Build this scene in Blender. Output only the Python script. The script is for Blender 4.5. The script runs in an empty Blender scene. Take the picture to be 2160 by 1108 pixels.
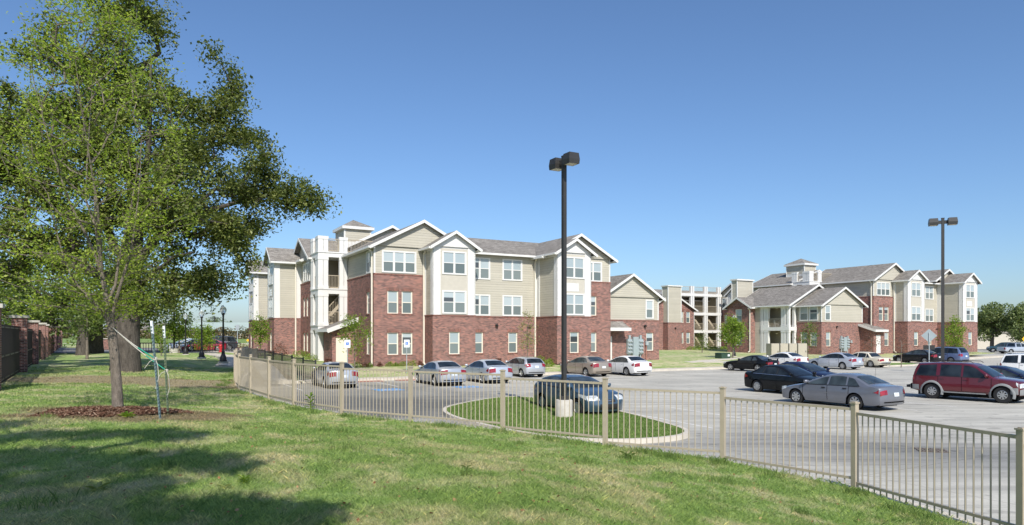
import bpy, math, random
import numpy as np
from mathutils import Vector, Matrix, geometry
R = math.radians
random.seed(7); RNG = np.random.default_rng(7)
scene = bpy.context.scene
COL = scene.collection

# ------------------------------------------------------------------ camera, sky, sun, exposure
cam_d = bpy.data.cameras.new("camera"); cam = bpy.data.objects.new("camera", cam_d); COL.objects.link(cam)
cam.location = (0, 0, 2.4); cam.rotation_euler = (R(90), 0, 0)
cam_d.sensor_width = 36; cam_d.lens = 24; cam_d.shift_y = 0.0704; cam_d.clip_start = .1; cam_d.clip_end = 6000
scene.camera = cam
SUN_AZ = (0.2, -0.98); SUN_EL = R(41)
w = bpy.data.worlds.new("World"); scene.world = w; w.use_nodes = True
nt = w.node_tree; nt.nodes.clear()
sky = nt.nodes.new("ShaderNodeTexSky"); sky.sky_type = 'NISHITA'; sky.sun_disc = False
sky.sun_elevation = SUN_EL; sky.sun_rotation = math.atan2(SUN_AZ[0], SUN_AZ[1])
sky.altitude = 0; sky.air_density = 1.0; sky.dust_density = 1.0; sky.ozone_density = 7.4
bg = nt.nodes.new("ShaderNodeBackground"); bg.inputs[1].default_value = 0.128
ow = nt.nodes.new("ShaderNodeOutputWorld")
nt.links.new(sky.outputs[0], bg.inputs[0]); nt.links.new(bg.outputs[0], ow.inputs[0])
sd = bpy.data.lights.new("sun", 'SUN'); sd.energy = 4.6; sd.angle = R(.53); sd.color = (1, .955, .88)
so = bpy.data.objects.new("sun", sd); COL.objects.link(so)
sv = Vector((SUN_AZ[0]*math.cos(SUN_EL), SUN_AZ[1]*math.cos(SUN_EL), math.sin(SUN_EL)))
so.rotation_euler = sv.to_track_quat('Z', 'Y').to_euler(); so.location = (20, -40, 60)
scene.view_settings.view_transform = 'Standard'; scene.view_settings.look = 'None'
scene.view_settings.exposure = 0.2; scene.view_settings.gamma = 1
scene.render.engine = 'CYCLES'
scene.cycles.max_bounces = 6; scene.cycles.diffuse_bounces = 3; scene.cycles.glossy_bounces = 3
scene.cycles.transparent_max_bounces = 8; scene.cycles.transmission_bounces = 4
scene.cycles.use_adaptive_sampling = True; scene.cycles.adaptive_threshold = .02

# ------------------------------------------------------------------ helpers
def tag(o, label=None, cat=None, group=None, kind=None):
    if label: o["label"] = label
    if cat: o["category"] = cat
    if group: o["group"] = group
    if kind: o["kind"] = kind
    return o
def empty(name, loc=(0, 0, 0), rz=0, label=None, cat=None, group=None, parent=None):
    o = bpy.data.objects.new(name, None); COL.objects.link(o); o.location = loc; o.rotation_euler = (0, 0, rz)
    o.empty_display_size = .3
    if parent: o.parent = parent
    return tag(o, label, cat, group)
def copy_tree(o, parent=None):
    c = o.copy(); COL.objects.link(c)
    if parent: c.parent = parent
    for ch in o.children: copy_tree(ch, c)
    return c
def newmesh(name, verts, faces, mats, parent=None, midx=None, uv=True, smooth=False, sharp=None):
    me = bpy.data.meshes.new(name)
    me.from_pydata(verts, [], faces)
    for m in mats: me.materials.append(m)
    if midx is not None and len(mats) > 1: me.polygons.foreach_set("material_index", midx)
    if smooth: me.polygons.foreach_set("use_smooth", [True]*len(me.polygons))
    me.update()
    if uv:
        ul = me.uv_layers.new(name="UVMap"); n = len(me.loops)
        co = np.empty(len(me.vertices)*3); me.vertices.foreach_get("co", co); co = co.reshape(-1, 3)
        lv = np.empty(n, dtype=np.int32); me.loops.foreach_get("vertex_index", lv)
        nrm = np.empty(len(me.polygons)*3); me.polygons.foreach_get("normal", nrm); nrm = nrm.reshape(-1, 3)
        lt = np.empty(len(me.polygons), dtype=np.int32); me.polygons.foreach_get("loop_total", lt)
        nl = np.repeat(nrm, lt, axis=0); p = co[lv]
        t = np.stack([-nl[:, 1], nl[:, 0], 0*nl[:, 0]], 1); L = np.linalg.norm(t, axis=1)
        t[L < .02] = (1, 0, 0); L[L < .02] = 1; t /= L[:, None]
        b = np.cross(nl, t)
        uvs = np.stack([(p*t).sum(1), (p*b).sum(1)], 1).astype(np.float32)
        ul.data.foreach_set("uv", uvs.ravel())
    if sharp is not None:
        me.polygons.foreach_set("use_smooth", [True]*len(me.polygons)); me.set_sharp_from_angle(angle=R(sharp))
    o = bpy.data.objects.new(name, me); COL.objects.link(o)
    if parent: o.parent = parent
    return o
class MB:
    """collects faces; build() links them as one mesh object"""
    def __init__(s): s.v = []; s.f = []; s.m = []; s.mats = []
    def mi(s, m):
        if m not in s.mats: s.mats.append(m)
        return s.mats.index(m)
    def poly(s, pts, m):
        b = len(s.v); s.v += [tuple(p) for p in pts]; s.f.append(tuple(range(b, b+len(pts)))); s.m.append(s.mi(m))
    def hexa(s, p, m):   # p: bottom 4 ccw, top 4 ccw
        b = len(s.v); s.v += [tuple(q) for q in p]; k = s.mi(m)
        for f in ((3, 2, 1, 0), (4, 5, 6, 7), (0, 1, 5, 4), (1, 2, 6, 5), (2, 3, 7, 6), (3, 0, 4, 7)):
            s.f.append(tuple(b+i for i in f)); s.m.append(k)
    def box(s, x0, x1, y0, y1, z0, z1, m):
        s.hexa([(x0, y0, z0), (x1, y0, z0), (x1, y1, z0), (x0, y1, z0), (x0, y0, z1), (x1, y0, z1), (x1, y1, z1), (x0, y1, z1)], m)
    def bar(s, p, q, wd, ht, m):   # box beam centred on segment p-q
        p = Vector(p); q = Vector(q); d = (q-p)
        side = d.cross(Vector((0, 0, 1)))
        side = Vector((1, 0, 0)) if side.length < 1e-5 else side.normalized()
        up = side.cross(d).normalized()
        a = side*wd/2; c = up*ht/2
        s.hexa([p-a-c, p+a-c, q+a-c, q-a-c, p-a+c, p+a+c, q+a+c, q-a+c], m)
    def tube(s, pts, rad, m, n=8, cap=True):
        pts = [Vector(p) for p in pts]; b = len(s.v); k = s.mi(m)
        if not hasattr(rad, '__len__'): rad = [rad]*len(pts)
        ref = None
        for i, p in enumerate(pts):
            d = (pts[min(i+1, len(pts)-1)]-pts[max(i-1, 0)]).normalized()
            if ref is None: ref = Vector((0, 0, 1)) if abs(d.z) < .9 else Vector((1, 0, 0))
            e1 = d.cross(ref).normalized(); e2 = d.cross(e1); ref = e2.cross(d) if e2.cross(d).length > .1 else ref
            ref = -e2
            for j in range(n):
                a = 2*math.pi*j/n; s.v.append(tuple(p+(e1*math.cos(a)+e2*math.sin(a))*rad[i]))
        for i in range(len(pts)-1):
            for j in range(n):
                s.f.append((b+i*n+j, b+i*n+(j+1) % n, b+(i+1)*n+(j+1) % n, b+(i+1)*n+j)); s.m.append(k)
        if cap:
            s.f.append(tuple(b+j for j in range(n))[::-1]); s.m.append(k)
            s.f.append(tuple(b+(len(pts)-1)*n+j for j in range(n))); s.m.append(k)
    def lathe(s, prof, m, n=16, c=(0, 0, 0), axis='z', cap=False):
        b = len(s.v); k = s.mi(m)
        for r, z in prof:
            for j in range(n):
                a = 2*math.pi*j/n; x, y = r*math.cos(a), r*math.sin(a)
                p = (x, y, z) if axis == 'z' else (x, z, y)
                s.v.append((c[0]+p[0], c[1]+p[1], c[2]+p[2]))
        for i in range(len(prof)-1):
            for j in range(n):
                s.f.append((b+i*n+j, b+i*n+(j+1) % n, b+(i+1)*n+(j+1) % n, b+(i+1)*n+j)); s.m.append(k)
        if cap:
            s.f.append(tuple(b+j for j in range(n))); s.m.append(k)
            s.f.append(tuple(b+(len(prof)-1)*n+j for j in range(n))); s.m.append(k)
    def build(s, name, parent=None, smooth=False, sharp=None, label=None):
        o = newmesh(name, s.v, s.f, s.mats, parent, s.m, True, smooth, sharp)
        if label: o["label"] = label
        return o

# ------------------------------------------------------------------ materials
def nmat(name, rough=.7, spec=.3):
    m = bpy.data.materials.new(name); m.use_nodes = True; nt = m.node_tree
    b = nt.nodes["Principled BSDF"]; b.inputs["Roughness"].default_value = rough; b.inputs["Specular IOR Level"].default_value = spec
    return m, nt, b
def node(nt, t, **kw):
    n = nt.nodes.new(t)
    for k, v in kw.items():
        if k in n.inputs: n.inputs[k].default_value = v
        else: setattr(n, k, v)
    return n
def ramp(nt, fac, stops, interp='LINEAR'):
    r = nt.nodes.new("ShaderNodeValToRGB"); r.color_ramp.interpolation = interp
    el = r.color_ramp.elements
    while len(el) < len(stops): el.new(.5)
    for e, (p, c) in zip(el, stops): e.position = p; e.color = (*c, 1) if len(c) == 3 else c
    nt.links.new(fac, r.inputs[0]); return r.outputs[0]
def mix(nt, fac, a, b, blend='MIX'):
    n = nt.nodes.new("ShaderNodeMix"); n.data_type = 'RGBA'; n.blend_type = blend
    for s, v in ((0, fac), (6, a), (7, b)):
        if isinstance(v, (int, float)): n.inputs[s].default_value = v
        elif isinstance(v, tuple): n.inputs[s].default_value = (*v, 1)
        else: nt.links.new(v, n.inputs[s])
    return n.outputs[2]
def noise(nt, vec, scale, detail=4, rough=.55, dist=0):
    n = node(nt, "ShaderNodeTexNoise", Scale=scale, Detail=detail, Roughness=rough, Distortion=dist)
    if vec is not None: nt.links.new(vec, n.inputs["Vector"])
    return n.outputs["Fac"]
def coords(nt, which="Object"):
    return nt.nodes.new("ShaderNodeTexCoord").outputs[which]
def bump(nt, h, b, strength=.4, dist=.02):
    n = node(nt, "ShaderNodeBump", Strength=strength, Distance=dist); nt.links.new(h, n.inputs["Height"]); nt.links.new(n.outputs[0], b.inputs["Normal"])
def plain(name, c, rough=.6, spec=.3, metal=0, var=.08, scale=3.0, coat=0, em=None):
    m, nt, b = nmat(name, rough, spec); b.inputs["Metallic"].default_value = metal
    b.inputs["Coat Weight"].default_value = coat; b.inputs["Coat Roughness"].default_value = .04
    if var:
        f = noise(nt, coords(nt), scale, 5)
        col = ramp(nt, f, [(.25, tuple(x*(1-var) for x in c)), (.75, tuple(min(1, x*(1+var)) for x in c))])
        nt.links.new(col, b.inputs["Base Color"])
    else: b.inputs["Base Color"].default_value = (*c, 1)
    return m
def brick_mat(name, bw, bh, cols, mortar, seed=0, rot=False):
    m, nt, b = nmat(name, .85, .15); uv = coords(nt, "UV")
    if rot:
        mp = node(nt, "ShaderNodeMapping"); mp.inputs["Rotation"].default_value = (0, 0, R(90)); nt.links.new(uv, mp.inputs[0]); uv = mp.outputs[0]
    t = node(nt, "ShaderNodeTexBrick", Scale=1.0); t.inputs["Mortar Size"].default_value = .008; t.inputs["Mortar Smooth"].default_value = .2
    t.inputs["Brick Width"].default_value = bw; t.inputs["Row Height"].default_value = bh; t.inputs["Bias"].default_value = -.1
    t.inputs["Color1"].default_value = (*cols[0], 1); t.inputs["Color2"].default_value = (*cols[1], 1); t.inputs["Mortar"].default_value = (*mortar, 1)
    nt.links.new(uv, t.inputs["Vector"])
    t2 = node(nt, "ShaderNodeTexBrick", Scale=1.0); t2.inputs["Mortar Size"].default_value = 0
    t2.inputs["Brick Width"].default_value = bw; t2.inputs["Row Height"].default_value = bh
    t2.inputs["Color1"].default_value = (0, 0, 0, 1); t2.inputs["Color2"].default_value = (1, 1, 1, 1); nt.links.new(uv, t2.inputs["Vector"])
    dk = ramp(nt, t2.outputs["Color"], [(.0, (.52, .54, .60)), (.2, (.66, .67, .72)), (.34, (1, 1, 1)), (.75, (1.05, 1, 1)), (.95, (1.4, 1.2, 1.08))])
    c1 = mix(nt, 1.0, t.outputs["Color"], dk, 'MULTIPLY')
    n1 = noise(nt, uv, .45, 5)
    c2 = mix(nt, 1.0, c1, ramp(nt, n1, [(.3, (.93, .93, .95)), (.7, (1.05, 1.04, 1.03))]), 'MULTIPLY')
    c3 = mix(nt, t.outputs["Fac"], c2, mortar)
    nt.links.new(c3, b.inputs["Base Color"])
    iv = node(nt, "ShaderNodeMath", operation='SUBTRACT'); iv.inputs[0].default_value = 1; nt.links.new(t.outputs["Fac"], iv.inputs[1])
    bump(nt, iv.outputs[0], b, .35, .012)
    return m
M = {}
M['brick'] = brick_mat("red_brick", .215, .075, ((.175, .067, .053), (.265, .125, .102)), (.38, .315, .28))
M['soldier'] = brick_mat("soldier_brick", .215, .075, ((.17, .056, .042), (.235, .095, .075)), (.33, .26, .22), rot=True)
def siding_mat(name, c):
    m, nt, b = nmat(name, .65, .25); uv = coords(nt, "UV"); s = node(nt, "ShaderNodeSeparateXYZ"); nt.links.new(uv, s.inputs[0])
    d = node(nt, "ShaderNodeMath", operation='DIVIDE'); nt.links.new(s.outputs[1], d.inputs[0]); d.inputs[1].default_value = .19
    f = node(nt, "ShaderNodeMath", operation='FRACT'); nt.links.new(d.outputs[0], f.inputs[0])
    h = ramp(nt, f.outputs[0], [(0, (0, 0, 0)), (.09, (.02,)*3), (.13, (1,)*3), (1, (.35,)*3)])
    fl = node(nt, "ShaderNodeMath", operation='FLOOR'); nt.links.new(d.outputs[0], fl.inputs[0])
    wn = node(nt, "ShaderNodeTexWhiteNoise", noise_dimensions='1D'); nt.links.new(fl.outputs[0], wn.inputs["W"])
    jitter = ramp(nt, wn.outputs["Value"], [(0, tuple(x*.95 for x in c)), (1, tuple(x*1.05 for x in c))])
    gap = ramp(nt, f.outputs[0], [(0, (.74,)*3), (.07, (.78,)*3), (.11, (1,)*3)])     # darker line at each lap joint: joint dirt plus lap shadow painted into the colour
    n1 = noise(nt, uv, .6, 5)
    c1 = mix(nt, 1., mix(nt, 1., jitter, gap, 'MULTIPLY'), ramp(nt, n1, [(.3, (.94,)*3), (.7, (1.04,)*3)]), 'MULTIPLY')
    nt.links.new(c1, b.inputs["Base Color"]); bump(nt, h, b, .5, .025)
    return m
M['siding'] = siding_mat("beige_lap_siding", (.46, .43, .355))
M['panel'] = plain("beige_fibre_panel", (.49, .455, .385), .65, var=.05)
M['white'] = plain("white_painted_trim", (.67, .66, .63), .5, .35, var=.035, scale=1.2)
M['cream'] = plain("cream_vinyl", (.72, .67, .56), .5, .35, var=.03)
def shingle_mat():
    m, nt, b = nmat("weathered_shingle", .9, .1); uv = coords(nt, "UV")
    t = node(nt, "ShaderNodeTexBrick", Scale=1.0); t.inputs["Mortar Size"].default_value = .006; t.inputs["Brick Width"].default_value = .3; t.inputs["Row Height"].default_value = .14
    t.inputs["Color1"].default_value = (.185, .168, .148, 1); t.inputs["Color2"].default_value = (.30, .277, .247, 1); t.inputs["Mortar"].default_value = (.10, .09, .08, 1)
    nt.links.new(uv, t.inputs["Vector"])
    n1 = noise(nt, uv, 1.6, 6); n2 = noise(nt, uv, .25, 3)
    c = mix(nt, 1., t.outputs["Color"], ramp(nt, n1, [(.3, (.85,)*3), (.7, (1.13,)*3)]), 'MULTIPLY')
    c = mix(nt, 1., c, ramp(nt, n2, [(.3, (.9,)*3), (.7, (1.08,)*3)]), 'MULTIPLY')
    nt.links.new(c, b.inputs["Base Color"]); bump(nt, t.outputs["Color"], b, .5, .02); return m
M['shingle'] = shingle_mat()
def pane_mat(name, c, c2, rough=.08):
    m, nt, b = nmat(name, .35, .5); b.inputs["Coat Weight"].default_value = .55; b.inputs["Coat Roughness"].default_value = rough
    oi = nt.nodes.new("ShaderNodeObjectInfo"); col = ramp(nt, oi.outputs["Random"], [(0, c), (1, c2)])
    uv = coords(nt, "UV"); s = node(nt, "ShaderNodeSeparateXYZ"); nt.links.new(uv, s.inputs[0])
    wv = node(nt, "ShaderNodeMath", operation='MULTIPLY'); nt.links.new(s.outputs[1], wv.inputs[0]); wv.inputs[1].default_value = 1/.06
    fr = node(nt, "ShaderNodeMath", operation='FRACT'); nt.links.new(wv.outputs[0], fr.inputs[0])
    col = mix(nt, 1., col, ramp(nt, fr.outputs[0], [(0, (.88,)*3), (.3, (1,)*3), (1, (1.03,)*3)]), 'MULTIPLY')
    nt.links.new(col, b.inputs["Base Color"])
    n1 = noise(nt, coords(nt), .35, 2); bump(nt, n1, b, .08, .3)
    return m
M['blind'] = pane_mat("glass_over_white_blind", (.29, .35, .37), (.42, .475, .49))
M['screen'] = pane_mat("insect_screen", (.105, .135, .135), (.19, .225, .22), .25)
M['darkpane'] = pane_mat("dark_window_glass", (.03, .035, .04), (.07, .08, .09), .03)
M['dark'] = plain("black_metal", (.018, .018, .019), .4, .5, var=.2)
M['bronze'] = plain("bronze_metal", (.032, .03, .028), .45, .5, var=.15)
M['tan'] = plain("tan_powder_coat", (.40, .34, .25), .42, .4, var=.06, scale=8)
M['galv'] = plain("galvanised_steel", (.42, .46, .47), .45, .5, metal=.3, var=.12, scale=10)
M['greygreen'] = plain("grey_enamel", (.30, .35, .36), .4, .4, var=.07)
M['tanbox'] = plain("beige_enamel", (.42, .38, .30), .5, .4, var=.06)
M['greenbox'] = plain("dark_green_enamel", (.03, .06, .04), .45, .4, var=.1)
M['conc'] = plain("cast_concrete", (.46, .43, .38), .9, .15, var=.14, scale=4)
M['walk'] = plain("sidewalk_concrete", (.55, .50, .42), .9, .15, var=.12, scale=1.5)
M['kerb'] = plain("kerb_concrete", (.56, .51, .43), .9, .15, var=.15, scale=2)
M['glow'] = plain("frosted_lens", (.55, .52, .42), .4, .4, var=0)
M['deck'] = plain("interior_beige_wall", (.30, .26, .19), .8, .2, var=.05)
M['bluepaint'] = plain("blue_road_paint", (.12, .30, .56), .8, .2, var=.3, scale=6)
M['whitepaint'] = plain("white_road_paint", (.66, .64, .60), .85, .2, var=.16, scale=5)
M['signblue'] = plain("blue_sign_film", (.02, .14, .55), .4, .4, var=0)
M['signwhite'] = plain("white_sign_film", (.80, .82, .83), .4, .4, var=0)
M['pad'] = plain("red_tactile_paving", (.36, .17, .13), .85, .2, var=.15)
M['yellow'] = plain("yellow_sign_film", (.75, .42, .02), .45, .4, var=0)
M['red'] = plain("red_hydrant_paint", (.45, .03, .03), .4, .4, var=.1)

def lot_mat():
    m, nt, b = nmat("worn_lot_concrete", .85, .25); co = coords(nt)
    mp = node(nt, "ShaderNodeMapping"); mp.inputs["Rotation"].default_value = (0, 0, R(-29)); nt.links.new(co, mp.inputs[0]); rc = mp.outputs[0]
    base = ramp(nt, noise(nt, co, .35, 7, .6), [(.3, (.435, .415, .36)), (.7, (.545, .52, .45))])
    fine = ramp(nt, noise(nt, co, 14, 4, .7), [(.3, (.9,)*3), (.7, (1.08,)*3)])
    c = mix(nt, 1., base, fine, 'MULTIPLY')
    st = node(nt, "ShaderNodeMapping"); st.inputs["Scale"].default_value = (.16, 1.7, 1); nt.links.new(co, st.inputs[0])
    streak = noise(nt, st.outputs[0], 1.1, 6, .65, .6)       # tyre streaks running across the aisle
    c = mix(nt, 1., c, ramp(nt, streak, [(.34, (.70, .70, .71)), (.46, (.90, .90, .90)), (.6, (1.06,)*3)]), 'MULTIPLY')
    # darker, tyre-polished drive lane and drain low point: irregular worn patches on the slab
    def patch(c, pos, scale, rot, lo, hi, col, ns=.5):
        pm = node(nt, "ShaderNodeMapping", vector_type='TEXTURE'); pm.inputs["Location"].default_value = pos; pm.inputs["Rotation"].default_value = (0, 0, rot); pm.inputs["Scale"].default_value = scale
        wob = node(nt, "ShaderNodeTexNoise", Scale=ns, Detail=5.0)
        nt.links.new(co, wob.inputs["Vector"])
        nt.links.new(co, pm.inputs[0])
        ln = node(nt, "ShaderNodeVectorMath", operation='LENGTH'); nt.links.new(pm.outputs[0], ln.inputs[0])
        ad = node(nt, "ShaderNodeMath", operation='MULTIPLY_ADD'); nt.links.new(wob.outputs["Fac"], ad.inputs[0]); ad.inputs[1].default_value = .9; nt.links.new(ln.outputs["Value"], ad.inputs[2])
        hf = node(nt, "ShaderNodeMath", operation='MULTIPLY'); nt.links.new(ad.outputs[0], hf.inputs[0]); hf.inputs[1].default_value = .5
        f = ramp(nt, hf.outputs[0], [(lo*.5, (1,)*3), (hi*.5, (0,)*3)])
        return mix(nt, f, c, mix(nt, 1., c, col, 'MULTIPLY'))
    c = patch(c, (-7.5, 34.6, 0), (12, 8.2, 20), R(-55), 1.0, 1.55, (.52, .53, .55))
    c = patch(c, (-4.4, 28.3, 0), (10, 4.5, 20), R(-28), 1.0, 1.5, (.56, .57, .59))
    c = patch(c, (10.7, 17.4, 0), (9.5, 3.8, 20), R(-24), .75, 1.6, (.60, .61, .64))
    c = patch(c, (11.1, 17.6, 0), (2.5, 1.0, 20), R(-24), .8, 1.6, (.75, .76, .78), 1.5)
    br = node(nt, "ShaderNodeTexBrick", Scale=1.0, offset=0.0); br.inputs["Brick Width"].default_value = 4.6; br.inputs["Row Height"].default_value = 4.6; br.inputs["Mortar Size"].default_value = .012
    br.inputs["Color1"].default_value = (1,)*4; br.inputs["Color2"].default_value = (.94, .94, .94, 1); br.inputs["Mortar"].default_value = (.62, .6, .58, 1); nt.links.new(rc, br.inputs["Vector"])
    c = mix(nt, 1., c, br.outputs["Color"], 'MULTIPLY')
    vo = node(nt, "ShaderNodeTexVoronoi", Scale=.33, feature='DISTANCE_TO_EDGE'); wp = node(nt, "ShaderNodeVectorMath", operation='ADD')
    nn = node(nt, "ShaderNodeTexNoise", Scale=1.5, Detail=5.0); nt.links.new(co, nn.inputs["Vector"]); nt.links.new(nn.outputs["Color"], wp.inputs[0]); nt.links.new(co, wp.inputs[1]); nt.links.new(wp.outputs[0], vo.inputs["Vector"])
    crack = ramp(nt, vo.outputs["Distance"], [(0, (.6,)*3), (.006, (1,)*3)])
    mk = ramp(nt, noise(nt, co, .12, 2), [(.5, (0,)*3), (.56, (1,)*3)])
    c = mix(nt, mk, c, mix(nt, 1., c, crack, 'MULTIPLY'))
    st2 = node(nt, "ShaderNodeMapping"); st2.inputs["Scale"].default_value = (.10, 2.4, 1); st2.inputs["Rotation"].default_value = (0, 0, R(-24)); nt.links.new(co, st2.inputs[0])
    c = mix(nt, 1., c, ramp(nt, noise(nt, st2.outputs[0], 1.6, 5, .6, .3), [(.36, (.82, .82, .83)), (.44, (1,)*3)]), 'MULTIPLY')
    spots = ramp(nt, noise(nt, co, 2.2, 2, .4), [(.66, (1,)*3), (.74, (.70,)*3)])
    c = mix(nt, 1., c, spots, 'MULTIPLY')
    nt.links.new(c, b.inputs["Base Color"]); bump(nt, noise(nt, co, 40, 3), b, .12, .01); return m
M['lot'] = lot_mat()
def grass_col(nt, co, dry=.5, ls=1.0, lush=False):
    """green-to-straw colour from world position, shared by the turf sheet and its blades"""
    a = noise(nt, co, 1.1*ls, 6, .68, .6); b2 = noise(nt, co, 2.6*ls, 4, .6); c3 = noise(nt, co, .16, 3)
    if lush: g = ramp(nt, b2, [(.3, (.15, .235, .065)), (.7, (.24, .325, .105))])
    else: g = ramp(nt, b2, [(.3, (.20, .315, .085)), (.7, (.335, .43, .145))])
    d = ramp(nt, b2, [(.3, (.49, .45, .25)), (.7, (.66, .58, .39))])
    f = node(nt, "ShaderNodeMath", operation='ADD'); nt.links.new(a, f.inputs[0])
    m2 = node(nt, "ShaderNodeMath", operation='MULTIPLY_ADD'); nt.links.new(c3, m2.inputs[0]); m2.inputs[1].default_value = .35; m2.inputs[2].default_value = -.17
    nt.links.new(m2.outputs[0], f.inputs[1])
    k = ramp(nt, f.outputs[0], [(dry-.04, (0,)*3), (dry+.12, (.85,)*3)])
    return mix(nt, k, g, d)
def dirt_rings(nt, co, c):
    """bare worn earth: a ring round the oak, and beneath the sapling's mulch"""
    for pos, sc, lo, hi, col in (((-15.5, 28.2, 0), (9.0, 2.8, 50), .85, 1.2, (.34, .265, .175)), ((-8.6, 15.2, 0), (2.9, 2.4, 50), .8, 1.3, (.30, .225, .15))):
        pm = node(nt, "ShaderNodeMapping", vector_type='TEXTURE'); pm.inputs["Location"].default_value = pos; pm.inputs["Scale"].default_value = sc; nt.links.new(co, pm.inputs[0])
        ln = node(nt, "ShaderNodeVectorMath", operation='LENGTH'); nt.links.new(pm.outputs[0], ln.inputs[0])
        n1 = noise(nt, co, 1.1, 5, .65)
        ad = node(nt, "ShaderNodeMath", operation='MULTIPLY_ADD'); nt.links.new(n1, ad.inputs[0]); ad.inputs[1].default_value = 1.1; nt.links.new(ln.outputs["Value"], ad.inputs[2])
        sb = node(nt, "ShaderNodeMath", operation='SUBTRACT'); nt.links.new(ad.outputs[0], sb.inputs[0]); sb.inputs[1].default_value = .5
        c = mix(nt, ramp(nt, sb.outputs[0], [(lo, (.85,)*3), (min(1., hi), (0,)*3)]), c, col)
    return c
def turf_mat(name, dry, dirt=False, bs=.8):
    m, nt, b = nmat(name, .95, .1); co = coords(nt); c = grass_col(nt, co, dry, 1.0, 'lush' in name or 'island' in name or 'field' in name)
    if dirt: c = dirt_rings(nt, co, c)
    f = noise(nt, co, 22, 4, .7); c = mix(nt, 1., c, ramp(nt, f, [(.3, (.72,)*3), (.7, (1.2,)*3)]), 'MULTIPLY')
    nt.links.new(c, b.inputs["Base Color"]); bump(nt, f, b, bs, .06); return m
M['turf'] = turf_mat("mown_turf", .515, True)
M['turf2'] = turf_mat("sparse_turf", .45)
M['turf3'] = turf_mat("lush_turf", .66)
M['field'] = turf_mat("field_grass", .60)
def blade_mat(name, dry, dirt=False):
    m, nt, b = nmat(name, .6, .25); co = coords(nt); c = grass_col(nt, co, dry, 1.0, 'lush' in name or 'island' in name or 'field' in name)
    if dirt: c = dirt_rings(nt, co, c)
    g = nt.nodes.new("ShaderNodeNewGeometry")
    c = mix(nt, 1., c, ramp(nt, g.outputs["Random Per Island"], [(0, (.55, .6, .55)), (.6, (1.1, 1.1, 1.)), (.9, (1.35, 1.3, 1.15)), (1, (2.0, 1.75, 1.5))]), 'MULTIPLY')
    nt.links.new(c, b.inputs["Base Color"])
    tr = nt.nodes.new("ShaderNodeBsdfTranslucent"); nt.links.new(c, tr.inputs[0]); mx = nt.nodes.new("ShaderNodeMixShader"); mx.inputs[0].default_value = .45
    o = nt.nodes["Material Output"]; nt.links.new(b.outputs[0], mx.inputs[1]); nt.links.new(tr.outputs[0], mx.inputs[2]); nt.links.new(mx.outputs[0], o.inputs[0])
    return m
M['blade'] = blade_mat("grass_blade", .515, True); M['blade3'] = blade_mat("island_grass_blade", .66)
def leaf_mat(name, c0, c1, c2, trans=.35, rough=.45):
    m, nt, b = nmat(name, rough, .35); g = nt.nodes.new("ShaderNodeNewGeometry")
    n1 = noise(nt, coords(nt), .5, 3)
    c = ramp(nt, g.outputs["Random Per Island"], [(0, c0), (.55, c1), (1, c2)])
    c = mix(nt, 1., c, ramp(nt, n1, [(.35, (.8,)*3), (.65, (1.18, 1.15, 1.05))]), 'MULTIPLY')
    nt.links.new(c, b.inputs["Base Color"])
    tr = nt.nodes.new("ShaderNodeBsdfTranslucent"); nt.links.new(mix(nt, 1., c, (1.5, 1.6, .7), 'MULTIPLY'), tr.inputs[0]); mx = nt.nodes.new("ShaderNodeMixShader"); mx.inputs[0].default_value = trans
    o = nt.nodes["Material Output"]; nt.links.new(b.outputs[0], mx.inputs[1]); nt.links.new(tr.outputs[0], mx.inputs[2]); nt.links.new(mx.outputs[0], o.inputs[0])
    return m
M['oakleaf'] = leaf_mat("oak_leaf", (.05, .075, .02), (.122, .158, .042), (.27, .29, .09))
M['elmleaf'] = leaf_mat("young_elm_leaf", (.17, .24, .04), (.30, .38, .06), (.42, .47, .11), .5)
M['brightleaf'] = leaf_mat("bright_sapling_leaf", (.11, .19, .02), (.20, .30, .035), (.30, .37, .07), .4)
M['midleaf'] = leaf_mat("tree_leaf", (.07, .115, .025), (.14, .20, .045), (.23, .28, .08))
M['hedgeleaf'] = leaf_mat("photinia_leaf", (.07, .075, .03), (.15, .125, .06), (.24, .16, .09), .2)
M['paleleaf'] = leaf_mat("pale_spring_leaf", (.17, .20, .06), (.26, .29, .09), (.36, .37, .16), .4)
M['farleaf'] = leaf_mat("distant_leaf", (.10, .145, .065), (.17, .22, .09), (.25, .29, .13), .35)
M['redshrub'] = leaf_mat("reddish_shrub_leaf", (.10, .035, .03), (.17, .07, .05), (.24, .12, .08), .25)
def bark_mat(name, c0, c1, sc=6):
    m, nt, b = nmat(name, .9, .15); co = coords(nt)
    mp = node(nt, "ShaderNodeMapping"); mp.inputs["Scale"].default_value = (1, 1, .3); nt.links.new(co, mp.inputs[0])
    f = noise(nt, mp.outputs[0], sc, 6, .7, .5); f2 = noise(nt, co, sc*4, 4, .7)
    c = ramp(nt, f, [(.3, c0), (.7, c1)]); c = mix(nt, 1., c, ramp(nt, f2, [(.35, (.75,)*3), (.7, (1.35,)*3)]), 'MULTIPLY')
    nt.links.new(c, b.inputs["Base Color"]); bump(nt, f, b, .8, .08); return m
M['oakbark'] = bark_mat("oak_bark", (.042, .036, .03), (.145, .124, .105), 7)
M['elmbark'] = bark_mat("elm_bark", (.115, .095, .075), (.255, .215, .175), 14)
M['mulch'] = None
def mulch_mat():
    m, nt, b = nmat("shredded_mulch", .95, .1); g = nt.nodes.new("ShaderNodeNewGeometry")
    c = ramp(nt, g.outputs["Random Per Island"], [(0, (.06, .028, .018)), (.5, (.14, .07, .045)), (.85, (.24, .15, .10)), (1, (.38, .28, .2))])
    nt.links.new(c, b.inputs["Base Color"]); return m
M['mulch'] = mulch_mat()
M['mulchbase'] = plain('mulch_soil', (.10, .055, .036), .95, .1, var=.35, scale=14)
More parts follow.
